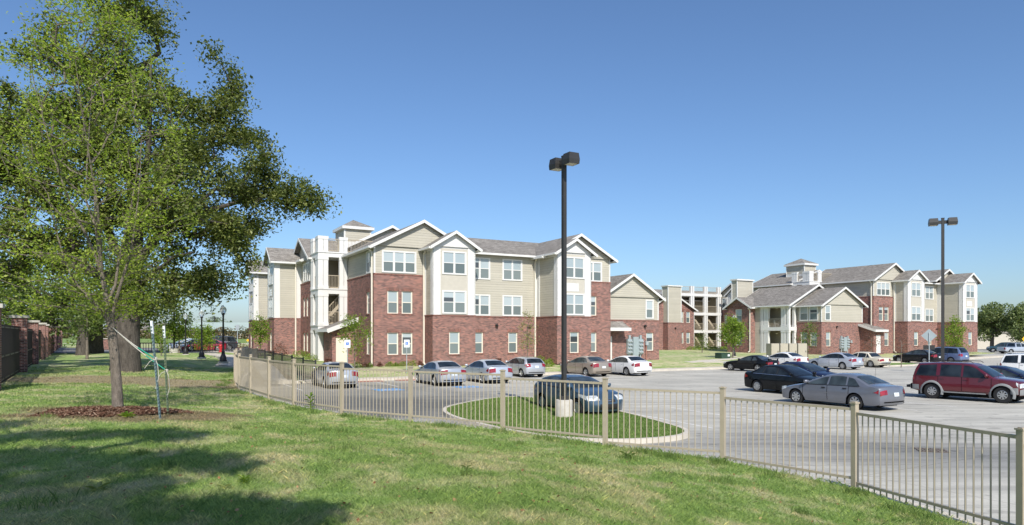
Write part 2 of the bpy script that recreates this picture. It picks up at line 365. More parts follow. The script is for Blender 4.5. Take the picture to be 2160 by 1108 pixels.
M['asphalt'] = plain("old_asphalt", (.20, .195, .19), .9, .2, var=.15, scale=1)
# ------------------------------------------------------------------ layout
ANG = R(29); U = Vector((math.cos(ANG), math.sin(ANG), 0)); V = Vector((-math.sin(ANG), math.cos(ANG), 0))
BS = 1.1; LOT = -.64
C1 = Vector((-11.0, 54.34, 0)); C2 = Vector((47.2, 89.1, 0))
def L(a, v, z=0, c=C1): return c+(U*a+V*v)*BS+Vector((0, 0, z))
def loc_of(x, y, c=C1):
    d = Vector((x, y, 0))-c; return d.dot(U)/BS, d.dot(V)/BS
def sstep(a, b, x):
    t = min(1, max(0, (x-a)/(b-a))); return t*t*(3-2*t)
# tan fence: posts with the top-rail height of the panel that starts at each post
POSTS = [(9.2, -2.0, .95), (8.1, .2, 1.0), (7.0, 2.6, 1.1), (6.35, 5.1, 1.18), (5.6, 7.5, 1.27), (4.92, 9.8, 1.33), (3.57, 11.56, 1.41), (1.72, 12.6, 1.50), (-.19, 14.05, 1.57), (-2.28, 15.35, 1.58), (-4.10, 16.45, 1.63), (-5.77, 18.05, 1.65), (-7.03, 19.75, 1.66), (-8.33, 21.75, 1.66), (-9.25, 23.15, 1.66)]
POSTS = [(x*1.107, y*1.107, 2.4-(2.4-z)*1.107) for x, y, z in POSTS]+[(-11.2, 27.7, 1.6), (-12.35, 30.4, 1.6), (-13.4, 33.2, 1.58), (-14.35, 36.1, 1.56), (-15.35, 39.0, 1.54), (-16.4, 41.9, 1.5), (-17.5, 44.9, 1.46), (-18.6, 48.0, 1.4), (-19.6, 51.3, 1.3), (-20.5, 55.0, 1.2)]
FP = [Vector((p[0], p[1])) for p in POSTS]; FZ = [p[2]-1.25 for p in POSTS]
def fence_near(x, y):
    best = (1e9, 0.); q = Vector((x, y))
    for i in range(len(FP)-1):
        d = FP[i+1]-FP[i]; t = min(1, max(0, (q-FP[i]).dot(d)/d.length_squared)); e = (FP[i]+d*t-q).length
        if e < best[0]: best = (e, FZ[i]*(1-t)+FZ[i+1]*t)
    return best
def lawn_z(x, y):
    d, zf = fence_near(x, y)
    zl = .78-.16*sstep(10, 30, y)+.05*math.sin(x*.5+y*.31)+.03*math.sin(x*1.3-y*.9)
    if y > 50: zl += -.05
    return zf-.01+(zl-zf)*sstep(0, 7.5, d)
def yard_z(x, y):
    a, v = loc_of(x, y)
    z = -.5+.37*sstep(-8, -1, v)+.0068*max(0, v); z = min(z, .3)
    t = sstep(-13, -24, x)
    return z*(1-t)+(.56+.02*math.sin(x*.3+y*.2))*t
def sheet(name, poly, zf, mat, spacing, parent=None, kind='structure', extra=None):
    """triangulated ground sheet inside a polygon with graded interior points"""
    bp = []
    for i, p in enumerate(poly):
        q = Vector(poly[(i+1) % len(poly)][:2]); p = Vector(p[:2]); mid = (p+q)/2
        n = max(1, int((q-p).length/max(.25, min(6, spacing(p.x, p.y)*.8))))
        bp += [p+(q-p)*k/n for k in range(n)]
    xs = [p.x for p in bp]; ys = [p.y for p in bp]; pts = []
    pa = np.array([(p.x, p.y) for p in bp])
    def inside(X, Y):
        r = np.zeros(X.shape, bool); n = len(pa)
        for i in range(n):
            x0, y0 = pa[i]; x1, y1 = pa[(i+1) % n]
            if y0 == y1: continue
            c = ((y0 > Y) != (y1 > Y)) & (X < (x1-x0)*(Y-y0)/(y1-y0)+x0); r ^= c
        return r
    for cell, lo, hi in ((.5, 0, 14), (1.0, 14, 32), (2.5, 32, 80), (8, 80, 400)):
        gx, gy = np.meshgrid(np.arange(max(min(xs), -hi), min(max(xs), hi), cell), np.arange(max(min(ys), -hi), min(max(ys), hi), cell))
        gx = gx.ravel()+RNG.uniform(-.2, .2, gx.size)*cell; gy = gy.ravel()+RNG.uniform(-.2, .2, gy.size)*cell
        r = np.hypot(gx, gy); k = (r >= lo) & (r < hi) & inside(gx, gy)
        pts += [Vector((a, b)) for a, b in zip(gx[k], gy[k])]
    n = len(bp)
    ov, oe, of, *_ = geometry.delaunay_2d_cdt(bp+pts, [(i, (i+1) % n) for i in range(n)], [], 1, 1e-4)
    ctr = np.array([[sum(ov[i][k] for i in f)/len(f) for k in (0, 1)] for f in of])
    ok = inside(ctr[:, 0], ctr[:, 1])
    faces = [tuple(f) for f, o_ in zip(of, ok) if o_]
    vs = [(p.x, p.y, zf(p.x, p.y)) for p in ov]
    o = newmesh(name, vs, faces, [mat], parent, smooth=True)
    return tag(o, kind=kind) if kind else o
far_sp = lambda x, y: .5 if math.hypot(x, y) < 25 else (1.2 if math.hypot(x, y) < 60 else 5)

# ground to the horizon
mb = MB(); mb.box(-2500, 2500, -300, 4000, -2.0, -.75, M['field']); tag(mb.build("ground"), kind='structure')
mb = MB(); mb.poly([(-24, -30, LOT), (300, -30, LOT), (300, 200, LOT), (-24, 200, LOT)], M['lot']); tag(mb.build("parking_lot"), kind='structure')
lawn_poly = [(9.9, -14)]+[(p.x-.0, p.y) for p in FP]+[(-22.5, 58), (-25, 63), (-28, 68), (-29, 69), (-110, 69), (-110, -14)]
sheet("lawn", lawn_poly, lawn_z, M['turf'], far_sp)
def pl(a, v): p = L(a, v); return (p.x, p.y)
yard = [pl(-7.2, -7.2), pl(45, -7.2), pl(58, -6), pl(80, -2.5), pl(84, 3), pl(66, 4), pl(64, 130), (-20, 190), (-75, 190), (-75, 96), (-17, 96), (-17, 70), (-28.6, 69), (-28, 68), (-25, 63), (-22.5, 58), (-20.5, 55.1), (-12.5, 41.5)]
sheet("yard_grass", yard, yard_z, M['turf2'], far_sp)
# roads and paths
def strip(name, line, wd, zf, mat, thick=.12, zo=.012):
    mb = MB(); pts = [Vector((x, y)) for x, y in line]; rows = []
    for i, p in enumerate(pts):
        d = (pts[min(i+1, len(pts)-1)]-pts[max(0, i-1)]).normalized(); nn = Vector((-d.y, d.x))*wd/2
        rows.append((p+nn, p-nn))
    for (a, b), (c, d) in zip(rows, rows[1:]):
        za, zb_, zc, zd = (zf(q.x, q.y)+zo for q in (a, b, c, d))
        mb.hexa([(a.x, a.y, za-thick), (b.x, b.y, zb_-thick), (d.x, d.y, zd-thick), (c.x, c.y, zc-thick), (a.x, a.y, za), (b.x, b.y, zb_), (d.x, d.y, zd), (c.x, c.y, zc)], mat)
    return tag(mb.build(name), kind='structure')
def dense(line, step=1.0):
    out = []
    for (x0, y0), (x1, y1) in zip(line, line[1:]):
        n = max(1, int(math.hypot(x1-x0, y1-y0)/step)); out += [(x0+(x1-x0)*k/n, y0+(y1-y0)*k/n) for k in range(n)]
    return out+[line[-1]]
back_walk = strip("sidewalk", dense([pl(-8.4, -7.6), pl(45, -7.6), pl(58, -6.5), pl(80, -3)], 2), 1.5, lambda x, y: -.5, M['walk'], .2, .01)
strip("back_kerb", dense([pl(-9.0, -8.36), pl(45, -8.36), pl(58, -7.3), pl(80, -3.7)], 3), .16, lambda x, y: -.5, M['kerb'], .2, .012)
strip("side_walk", dense([pl(-8.2, -8.3), pl(-7.8, -2), pl(-7.5, 8), pl(-7.5, 22), pl(-9, 34)], 1.5), 1.4, yard_z, M['walk'], .3, .02)
strip("garden_path", dense([(-19.2, 46.0), (-20.4, 50), (-22.5, 55), (-26, 61), (-30, 67)], 1.2), 1.5, lambda x, y: max(lawn_z(x, y), yard_z(x, y)), M['walk'], .3, .03)
strip("lawn_walk", dense([pl(27, -3.6), pl(34, -1.6), pl(46, 4)], 1.5), 1.0, yard_z, M['walk'], .3, .02)
strip("rear_walk", dense([pl(28.5, -3.6), pl(36, -5.2), pl(56, -5)], 1.5), 1.1, yard_z, M['walk'], .3, .025)
road = strip("road", [(-130, 83), (-60, 82), (-17, 81)], 24, lambda x, y: .5, M['asphalt'], .3, .06)
strip("far_path", dense([(-160, 138), (-90, 135), (-20, 132)], 8), 1.6, lambda x, y: .62, M['walk'], .3, .05)
# field that rises behind the road
mb = MB()
for i in range(24):
    x0 = -420+i*18
    def fz(x, y): return .45+.9*sstep(100, 200, y)+.12*math.sin(x*.03)
    for j in range(10):
        y0 = 95+j*14; mb.poly([(x0, y0, fz(x0, y0)), (x0+18, y0, fz(x0+18, y0)), (x0+18, y0+14, fz(x0+18, y0+14)), (x0, y0+14, fz(x0, y0+14))], M['field'])
tag(mb.build("far_field", smooth=True), kind='structure')
# island with lamp: teardrop of turf with a kerb
isl = [(-2.25, 21.3), (-1.95, 22.6), (-1.2, 24.3), (-.3, 25.6), (.55, 25.5), (1.5, 24.4), (2.6, 22.6), (3.5, 20.2), (4.1, 17.9), (4.35, 16.6), (4.05, 15.75), (3.3, 15.2), (2.3, 14.95), (1.25, 15.2), (.2, 16.1), (-.8, 17.6), (-1.8, 19.4)]
def smooth_loop(pts, it=2):
    for _ in range(it):
        q = []
        for i, p in enumerate(pts):
            n = pts[(i+1) % len(pts)]; q += [(p[0]*.75+n[0]*.25, p[1]*.75+n[1]*.25), (p[0]*.25+n[0]*.75, p[1]*.25+n[1]*.75)]
        pts = q
    return pts
def island(name, loop, turf, kw=.15):
    n = len(loop); P = [Vector(p) for p in loop]; mb = MB(); inner = []
    area = sum(P[i].x*P[(i+1) % n].y-P[(i+1) % n].x*P[i].y for i in range(n)); sg = 1 if area > 0 else -1
    for i in range(n):
        d = (P[(i+1) % n]-P[i-1]).normalized(); inner.append(P[i]+Vector((-d.y, d.x))*kw*sg)
    for i in range(n):
        j = (i+1) % n; a, b, c, d = P[i], P[j], inner[j], inner[i]
        mb.hexa([(a.x, a.y, LOT-.05), (b.x, b.y, LOT-.05), (c.x, c.y, LOT-.05), (d.x, d.y, LOT-.05), (a.x, a.y, LOT+.14), (b.x, b.y, LOT+.14), (c.x, c.y, LOT+.14), (d.x, d.y, LOT+.14)], M['kerb'])
    tag(mb.build(name+"_kerb"), kind='structure')
    sheet(name, [(p.x, p.y) for p in inner], lambda x, y: LOT+.11, turf, lambda x, y: .8)
    return inner
isl = [(x*1.26, y*1.26) for x, y in isl]
ISL = island("island_lawn", smooth_loop(isl, 2), M['turf3'])
island("planted_island", smooth_loop([pl(38.0, -8.6), pl(38.0, -12.5), pl(47.5, -12.5), pl(49, -8.6)], 1), M['turf3'])
# kerb strip the tan fence stands on
mb = MB()
for i in range(len(FP)-1):
    a, b = FP[i], FP[i+1]; d = (b-a).normalized(); nn = Vector((-d.y, d.x))
    i0, o0 = nn*.08, -nn*.30       # lawn side / lot side
    q = []
    pa_ = (FP[i]-FP[max(0, i-1)]); pb_ = (FP[min(i+2, len(FP)-1)]-b)
    def mitre(k):
        d0 = (FP[k]-FP[k-1]).normalized() if k > 0 else d; d1 = (FP[k+1]-FP[k]).normalized() if k < len(FP)-1 else d
        m_ = (d0+d1).normalized(); return Vector((-m_.y, m_.x))
    na, nb = mitre(i), mitre(i+1); za, zb_ = FZ[i]+.0, FZ[i+1]+.0
    A0, A1, B0, B1 = a-na*.1, a+na*.32, b-nb*.1, b+nb*.32
    if (A1-Vector((0, 40))).length > (A0-Vector((0, 40))).length: A0, A1, B0, B1 = a+na*.1, a-na*.32, b+nb*.1, b-nb*.32
    mb.hexa([(A0.x, A0.y, LOT-.1), (A1.x, A1.y, LOT-.1), (B1.x, B1.y, LOT-.1), (B0.x, B0.y, LOT-.1), (A0.x, A0.y, za-.02), (A1.x, A1.y, za-.04), (B1.x, B1.y, zb_-.04), (B0.x, B0.y, zb_-.02)], M['kerb'])
tag(mb.build("fence_kerb"), kind='structure')
# parking lines
mb = MB(); ld = Vector((.42, -.907, 0)).normalized()
def pline(x, y, d, ln, wd=.1, mat=None, z=LOT+.004):
    d = d.normalized(); n = Vector((-d.y, d.x, 0))*wd/2; p = Vector((x, y, z)); q = p+d*ln
    mb.poly([p-n, q-n, q+n, p+n], mat or M['whitepaint'])
for k in range(10):
    x, y = 4.2+k*2.42, 27.2+k*1.3; pline(x, y, ld, 5.6)
for k in range(-2, 24):
    p = L(-4.2+k*2.5+1.3, -8.5); pline(p.x, p.y, -V, 5.4)
for k in range(10):
    x, y = 12.6+k*2.42, 39.5+k*1.3; pline(x, y, ld, 5.4)
for k in range(8):
    p = L(-6.2, -9.2-k*.6); pline(p.x+1.2, p.y, U-V, 1.5)
tag(mb.build("parking_line_paint"), kind='structure')

# ------------------------------------------------------------------ apartment buildings
ZB1, ZB2, ZE = 3.75, 6.75, 8.8
WR = random.Random(4)
def window(par, mp, wd, ht, cols=1, kind='siding', name="window", dark=False, split=.5):
    """mp(s, n, z): local mapper with origin at the opening's lower left corner, n outward"""
    mb = MB()
    def bx(s0, s1, n0, n1, z0, z1, m, b=mb):
        b.hexa([mp(s0, n0, z0), mp(s1, n0, z0), mp(s1, n1, z0), mp(s0, n1, z0), mp(s0, n0, z1), mp(s1, n0, z1), mp(s1, n1, z1), mp(s0, n1, z1)], m)
    if kind == 'siding': t, n0, n1, m, pn = .11, -.02, .05, M['white'], .006
    else: t, n0, n1, m, pn = .06, -.11, -.045, M['cream'], -.09
    o = .0 if kind == 'brick' else .11
    x0, x1, z0, z1 = -o, wd+o, -o, ht+o
    bx(x0, x1, n0, n1, z1-t, z1, m); bx(x0, x1, n0, n1+.01, z0, z0+t, m)
    bx(x0, x0+t, n0, n1, z0+t, z1-t, m); bx(x1-t, x1, n0, n1, z0+t, z1-t, m)
    cw = (x1-x0-2*t)/cols; zs = z0+t+(z1-z0-2*t)*split; mt = .09 if kind == 'siding' else .05
    for c in range(1, cols): bx(x0+t+cw*c-mt/2, x0+t+cw*c+mt/2, n0, n1-.005, z0+t, z1-t, m)
    for c in range(cols):      # sash rails
        a, b = x0+t+cw*c+(mt/2 if c else 0), x0+t+cw*(c+1)-(mt/2 if c < cols-1 else 0)
        bx(a, b, n0, n1-.02, zs-.03, zs+.03, m)
        for (p, q, lo, hi) in ((a, a+.035, z0+t, zs-.03), (b-.035, b, z0+t, zs-.03), (a, a+.03, zs+.03, z1-t), (b-.03, b, zs+.03, z1-t)): bx(p, q, n0, n1-.025, lo, hi, m)
    f = mb.build(name, par)
    up, lo = MB(), MB()
    for c in range(cols):
        a, b = x0+t+cw*c, x0+t+cw*(c+1)
        zb_ = zs+(z1-t-zs)*WR.choice((0, 0, 0, 0, .45, .62) if c == 0 or WR.random() < .3 else (0,))
        up.poly([mp(a, pn, zb_), mp(b, pn, zb_), mp(b, pn, z1-t), mp(a, pn, z1-t)], M['darkpane'] if dark else M['blind'])
        if zb_ > zs: up.poly([mp(a, pn-.004, zs), mp(b, pn-.004, zs), mp(b, pn-.004, zb_), mp(a, pn-.004, zb_)], M['darkpane'])
        lo.poly([mp(a, pn, z0+t), mp(b, pn, z0+t), mp(b, pn, zs), mp(a, pn, zs)], M['darkpane'] if dark else M['screen'])
    up.build("window_pane", f); lo.build("insect_screen", f)
    return f
class Wall:
    """vertical wall from p0 to p1 (local a,v), outward normal to the right of travel, with real openings"""
    def __init__(s, par, p0, p1): s.par = par; s.p0 = Vector(p0); d = Vector(p1)-s.p0; s.len = d.length; s.d = d/s.len; s.n = Vector((s.d.y, -s.d.x))
    def P(s, x, n, z): q = s.p0+s.d*x+s.n*n; return (q.x, q.y, z)
    def panel(s, mb, z0, z1, holes, mat, off=0, dep=.12, x0=0, x1=None, lintel=True):
        x1 = s.len if x1 is None else x1
        hs = [h for h in holes if h[1] >= z0-.01 and h[3] <= z1+.3]
        xs = sorted({x0, x1, *[h[0] for h in hs], *[h[2] for h in hs]}); zs = sorted({z0, z1, *[min(h[1], z1) for h in hs], *[min(h[3], z1) for h in hs]})
        for a, b in zip(xs, xs[1:]):
            for c, e in zip(zs, zs[1:]):
                if any(h[0]-1e-4 <= a and b <= h[2]+1e-4 and h[1]-1e-4 <= c and e <= h[3]+1e-4 for h in hs): continue
                mb.poly([s.P(a, off, c), s.P(b, off, c), s.P(b, off, e), s.P(a, off, e)], mat)
        for h in hs:
            a, c, b, e = h[0], h[1], h[2], min(h[3], z1)
            mb.poly([s.P(a, off, c), s.P(a, off, e), s.P(a, off-dep, e), s.P(a, off-dep, c)], mat); mb.poly([s.P(b, off, e), s.P(b, off, c), s.P(b, off-dep, c), s.P(b, off-dep, e)], mat)
            mb.poly([s.P(a, off, e), s.P(b, off, e), s.P(b, off-dep, e), s.P(a, off-dep, e)], mat); mb.poly([s.P(b, off, c), s.P(a, off, c), s.P(a, off-dep, c), s.P(b, off-dep, c)], mat)
            if lintel and mat is M['brick']:
                s.bx(mb, a-.06, b+.06, off-.02, off+.02, e, e+.26, M['soldier']); s.bx(mb, a-.06, b+.06, off-.04, off+.035, c-.09, c-.002, M['soldier'])
    def bx(s, mb, x0, x1, n0, n1, z0, z1, m):
        mb.hexa([s.P(x0, n0, z0), s.P(x1, n0, z0), s.P(x1, n1, z0), s.P(x0, n1, z0), s.P(x0, n0, z1), s.P(x1, n0, z1), s.P(x1, n1, z1), s.P(x0, n1, z1)], m)
    def win(s, x, z, wd, ht, cols=1, kind='siding', off=0, **k):
        return window(s.par, lambda a, n, h: s.P(x+a, n+off, z+h), wd, ht, cols, kind, **k)
MB.wallbox = None
def block(par, a0, a1, v0, v1, levels, wins=None, sides='flrb', doors=None):
    """levels: [(z0,z1,matname)]; wins: side -> [(coord, z, w, h, cols)] with coord along a (f,b) or v (l,r)"""
    wins = wins or {}
    brick, sid = MB(), MB()
    W = {'f': Wall(par, (a0, v0), (a1, v0)), 'r': Wall(par, (a1, v0), (a1, v1)), 'b': Wall(par, (a1, v1), (a0, v1)), 'l': Wall(par, (a0, v1), (a0, v0))}
    for s_ in sides:
        wl = W[s_]
        ws = [((c-a0) if s_ == 'f' else (v1-c-wd) if s_ == 'l' else (c-v0) if s_ == 'r' else (a1-c-wd), z, wd, h, n) for c, z, wd, h, n in wins.get(s_, [])]
        for z0, z1, mn in levels:
            is_b = mn == 'brick'; off = 0 if is_b else -.06
            holes = [(x, z, x+wd, z+h) for x, z, wd, h, n in ws if is_b and z0 <= z < z1]
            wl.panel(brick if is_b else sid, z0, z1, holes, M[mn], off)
            for x, z, wd, h, n in ws:
                if z0 <= z < z1: wl.win(x, z, wd, h, n, 'brick' if is_b else 'siding', off)
            if is_b and z1 < ZE-.5 and s_ in 'fl': wl.bx(brick, -.03, wl.len+.03, -.07, .03, z1-.075, z1+.01, M['soldier'])
            if not is_b:
                if mn == 'siding':
                    for x in (0, wl.len-.13): wl.bx(sid, x-.001, x+.131, off-.01, off+.025, z0+.02, z1, M['white'])
    b = brick.build("brick_wall", par) if brick.f else None
    s2 = sid.build("siding_wall", par) if sid.f else None
    return W
def gable_roof(par, axis, s0, s1, t0, t1, ze, zr, ov=.4, rake=.2, gut=True, walls=(), name="roof", vent=0):
    """ridge runs along t; walls: [(t, mat)] gable triangles"""
    f = (lambda s, t, z: (s, t, z)) if axis == 'v' else (lambda s, t, z: (t, s, z))
    sm = (s0+s1)/2; m = (zr-ze)/(sm-s0); e0, e1 = s0-ov, s1+ov; zo = ze-m*ov; th = .11
    r = MB()
    for a, b in ((e0, sm), (sm, e1)):
        za, zb_ = (zo, zr) if a == e0 else (zr, zo)
        q = [(a, t0, za), (b, t0, zb_), (b, t1, zb_), (a, t1, za)]
        r.hexa([f(*p) for p in q]+[f(p[0], p[1], p[2]+th) for p in q], M['shingle'])
    ro = r.build(name, par)
    for t, dt in ((t0, -.03), (t1, .03)):
        tr = MB()
        for a, b in ((e0, sm), (sm, e1)):
            za, zb_ = (zo, zr) if a == e0 else (zr, zo)
            q = [(a, t+dt, za-rake*.55), (b, t+dt, zb_-rake*.55), (b, t-dt*.2, zb_-rake*.55), (a, t-dt*.2, za-rake*.55)]
            tr.hexa([f(*p) for p in q]+[f(p[0], p[1], p[2]+rake*.55+th+.01) for p in q], M['white'])
        tr.build("rake_board", ro)
    for e, c in ((e0, -1), (e1, 1)):
        g = MB()
        x0, x1 = sorted((e, e+c*.11))
        p, q = f(x0, t0+.03, 0), f(x1, t1-.03, 0)
        g.box(min(p[0], q[0]), max(p[0], q[0]), min(p[1], q[1]), max(p[1], q[1]), zo-.06, zo+.09, M['white'])
        x0, x1 = sorted((e-c*.01, e-c*(ov-.02)))
        p, q = f(x0, t0+.04, 0), f(x1, t1-.04, 0)
        g.box(min(p[0], q[0]), max(p[0], q[0]), min(p[1], q[1]), max(p[1], q[1]), zo-.03, zo+.0, M['white'])
        g.build("gutter", ro)
    if walls:
        k = MB()
        for t, mn in walls: k.poly([f(s0, t, ze-.02), f(s1, t, ze-.02), f(sm, t, zr-.02)], M[mn])
        k.build("gable_wall", par)
    return ro
def hip_cap(par, a0, a1, v0, v1, z, h, ov=.2):
    r = MB(); A0, A1, V0, V1 = a0-ov, a1+ov, v0-ov, v1+ov; c = ((a0+a1)/2, (v0+v1)/2, z+h)
    q = [(A0, V0, z), (A1, V0, z), (A1, V1, z), (A0, V1, z)]
    for i in range(4): r.poly([q[i], q[(i+1) % 4], c], M['shingle'])
    ro = r.build("roof", par); t = MB(); t.box(A0, A1, V0, V1, z-.24, z-.005, M['white']); t.build("fascia", ro)
def downspout(par, x, y, z0, z1, nx, ny):
    mb = MB(); w_ = .05
    mb.box(x+nx*.02-w_, x+nx*.02+w_, y+ny*.02-w_, y+ny*.02+w_, z0+.15, z1, M['cream'])
    mb.bar((x+nx*.02, y+ny*.02, z0+.18), (x+nx*.3, y+ny*.3, z0+.03), .1, .08, M['cream'])
    mb.bar((x+nx*.02, y+ny*.02, z1-.03), (x+nx*.35, y+ny*.35, z1+.22), .1, .08, M['cream'])
    return mb.build("downspout", par)
def railing(mb, p, q, z, h=1.05, gap=.115, mat=None):
    mat = mat or M['tan']; p = Vector((*p, z)); q = Vector((*q, z)); n = max(2, int((q-p).length/gap)); up = Vector((0, 0, h))
    mb.bar(p+up, q+up, .06, .06, mat); mb.bar(p+Vector((0, 0, .1)), q+Vector((0, 0, .1)), .04, .05, mat)
    for i in range(n+1):
        b = p+(q-p)*i/n; t = .05 if i in (0, n) else .022
        mb.box(b.x-t/2, b.x+t/2, b.y-t/2, b.y+t/2, z+.1, z+h, mat)
def bay(par, W, a0, a1, v0, v1, zb=0, sign=False, left=True, axis='f'):
    """three storey bay: brick base, white boards with a beige centre panel above, gabled roof"""
    if axis == 'f':
        WW = block(par, a0, a1, v0, v1, [(zb, ZB1, 'brick')], {'f': [((a0+a1)/2-.42, .85, .85, 1.65, 1)]}, 'flr')
        wf, wl, wr = WW['f'], WW['l'], WW['r']
    else:
        WW = block(par, a0, a1, v0, v1, [(zb, ZB1, 'brick')], {'l': [((v0+v1)/2-.42, .85, .85, 1.65, 1)]}, 'flb')
        wf, wl, wr = WW['l'], WW['f'], WW['b']
    mb = MB(); ln = wf.len
    wf.panel(mb, ZB1, ZE+.1, [], M['white'], -.05)
    wf.bx(mb, .0, .62, -.05, .0, ZB1+.01, ZE, M['white']); wf.bx(mb, ln-.62, ln, -.05, .0, ZB1+.01, ZE, M['white'])
    mb.build("white_board", par)
    pm = MB(); wf.bx(pm, .64, ln-.64, -.05, -.03, ZB1+.01, ZE-.15, M['panel']); pm.build("beige_panel", par)
    wd = min(1.75, ln-1.5)
    wf.win((ln-wd)/2, ZB1+.2, wd, 1.5, 2, off=-.03); wf.win((ln-wd)/2, 6.85, wd, 1.5, 2, off=-.03)
    for wx in (wl, wr):
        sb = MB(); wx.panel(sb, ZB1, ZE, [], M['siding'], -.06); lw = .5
        for x0, x1 in ((0, lw), (wx.len-lw, wx.len)): wx.bx(sb, x0, x1, -.07, -.02, ZB1+.01, ZE, M['white'])
        wx.bx(sb, 0, wx.len, -.07, -.015, ZE-.35, ZE, M['white']); sb.build("siding_wall", par)
    if sign:
        sg = MB(); wf.bx(sg, ln/2-.75, ln/2+.45, -.03, -.018, 5.72, 6.38, M['signplate'])
        tx = sg
        for z, xs in ((6.16, (-.38, .08)), (5.97, (-.62, .3)), (5.79, (-.62, .33))):
            x = xs[0]
            rr = random.Random(int(z*100))
            while x < xs[1]:
                w_ = rr.choice((.05, .07, .07, .09)); wf.bx(tx, ln/2+x, ln/2+x+w_, -.0185, -.010, z, z+(.16 if z > 6.1 else .1), M['signwhite']); x += w_+rr.choice((.02, .02, .03, .07))
        sg.build("number_sign", par)
    return wf
M['signplate'] = plain("pale_sign_plate", (.60, .60, .56), .5, .3, var=0)

def right_wing(B, full=True):
    # block A: gabled end, two brick storeys below siding
    block(B, 0, 7.5, 0, 9, [(-.3, ZB2, 'brick'), (ZB2, ZE, 'siding')],
          {'f': [(.72, 6.95, 2.45, 1.4, 3), (1.02, ZB1+.1, .84, 1.66, 1), (2.12, ZB1+.1, .84, 1.66, 1), (1.02, .82, .84, 1.62, 1), (2.12, .82, .84, 1.62, 1)],
           'l': [(1.05, 6.95, .75, 1.45, 1), (1.05, ZB1+.1, .75, 1.6, 1), (1.05, .82, .75, 1.62, 1)] if full else []}, 'fl')
    gable_roof(B, 'v', 0, 7.5, -.4, 9.2, ZE, 10.75, walls=[(-.06, 'siding')])
    downspout(B, -.06, .25, 0, 8.35, -1, 0)
    bay(B, None, 3.85, 7.3, -1.77, 0.2)
    gable_roof(B, 'v', 3.85, 7.3, -2.15, 4, ZE, 9.85, ov=.33, walls=[(-1.83, 'white')])
    downspout(B, 3.8, -.12, 0, 8.3, 0, -1)
    # main wall
    block(B, 7.3, 13.8, 0, 10.4, [(-.3, ZB1, 'brick'), (ZB1, ZE, 'siding')],
          {'f': [(7.75, 6.75, 1.62, 1.5, 2), (10.68, 6.75, 1.62, 1.5, 2), (7.75, ZB1+.15, 1.62, 1.45, 2), (10.68, ZB1+.15, 1.62, 1.45, 2), (8.0, .85, .84, 1.62, 1), (11.1, .85, .84, 1.62, 1)]}, 'f')
    gable_roof(B, 'a', 0.0, 10.4, 3.75, 17.0, ZE-.05, 10.54, ov=.4, name="roof")
    downspout(B, 13.55, -.06, 0, 8.3, 0, -1)
    if full: bay(B, None, 13.75, 17.0, -3.09, .1, sign=True)
    else: bay(B, None, 13.2, 16.5, -3.09, .1, sign=True)
    o = 0 if full else -.52
    gable_roof(B, 'v', 13.75+o, 17.0+o, -3.47, 4, ZE, 9.8, ov=.33, walls=[(-3.15, 'white')])
    if full:
        block(B, 17.0, 20.3, -1.3, 10, [(-.3, ZB2, 'brick'), (ZB2, ZE, 'siding')],
              {'f': [(17.7, 6.85, 1.62, 1.45, 2), (18.0, ZB1+.15, .84, 1.62, 1), (18.0, .85, .84, 1.62, 1)]}, 'frb')
        gable_roof(B, 'v', 13.7, 20.3, -1.75, 10.5, ZE-.1, 10.5, walls=[(-1.36, 'siding')])
    else:
        block(B, 13.2, 16.5, 0, 10, [(-.3, ZB1, 'brick'), (ZB1, ZE, 'siding')], {}, 'rb')
        gable_roof(B, 'v', 11.7, 16.9, -.9, 8, ZE+.3, 10.45, walls=[(-.5, 'siding')])
    # wall lamp and vents
    vm = MB(); vm.lathe([(.0, .0), (.11, 0), (.14, .1), (.05, .2)], M['dark'], 10, (10.0, -.12, 2.95)); vm.build("wall_lamp", B)
    for ax, az in ((12.9, 2.8), (13.1, 2.8)):
        vm = MB(); vm.box(ax-.07, ax+.07, -.06, -.0, az, az+.15, M['bronze']); vm.build("vent_cover", B)
def annex(B, a0=-1.9, v0=4.4, v1=7.0):
    mb = MB(); W_ = Wall(B, (a0, v0), (0, v0)); h = [(.3, 0, 1.2, 2.1)]
    W_.panel(mb, -.3, 2.7, h, M['brick']); W2 = Wall(B, (a0, v1), (a0, v0)); W2.panel(mb, -.3, 2.7, [], M['brick'])
    mb.poly([W_.P(0, 0, 2.7), W_.P(1.9, 0, 2.7), W_.P(1.9, 0, 3.5)], M['brick']); mb.build("brick_wall", B)
    d = MB(); W_.bx(d, .3, 1.2, -.1, -.05, 0, 2.1, M['cream']); dd = d.build("door", B); k = MB(); W_.bx(k, 1.05, 1.12, -.05, 0, 1.0, 1.06, M['galv']); k.build("door_handle", dd)
    r = MB(); q = [(a0-.45, v0-.5, 2.62), (0, v0-.5, 3.5), (0, v1+.2, 3.5), (a0-.45, v1+.2, 2.62)]
    r.hexa(q+[(p[0], p[1], p[2]+.12) for p in q], M['shingle']); ro = r.build("porch_roof", B)
    t = MB(); q = [(a0-.45, v0-.54, 2.42), (0, v0-.54, 3.3), (0, v0-.49, 3.3), (a0-.45, v0-.49, 2.42)]; t.hexa(q+[(p[0], p[1], p[2]+.34) for p in q], M['white'])
    t.box(a0-.52, a0-.44, v0-.54, v1+.2, 2.5, 2.75, M['white']); t.build("fascia", ro)
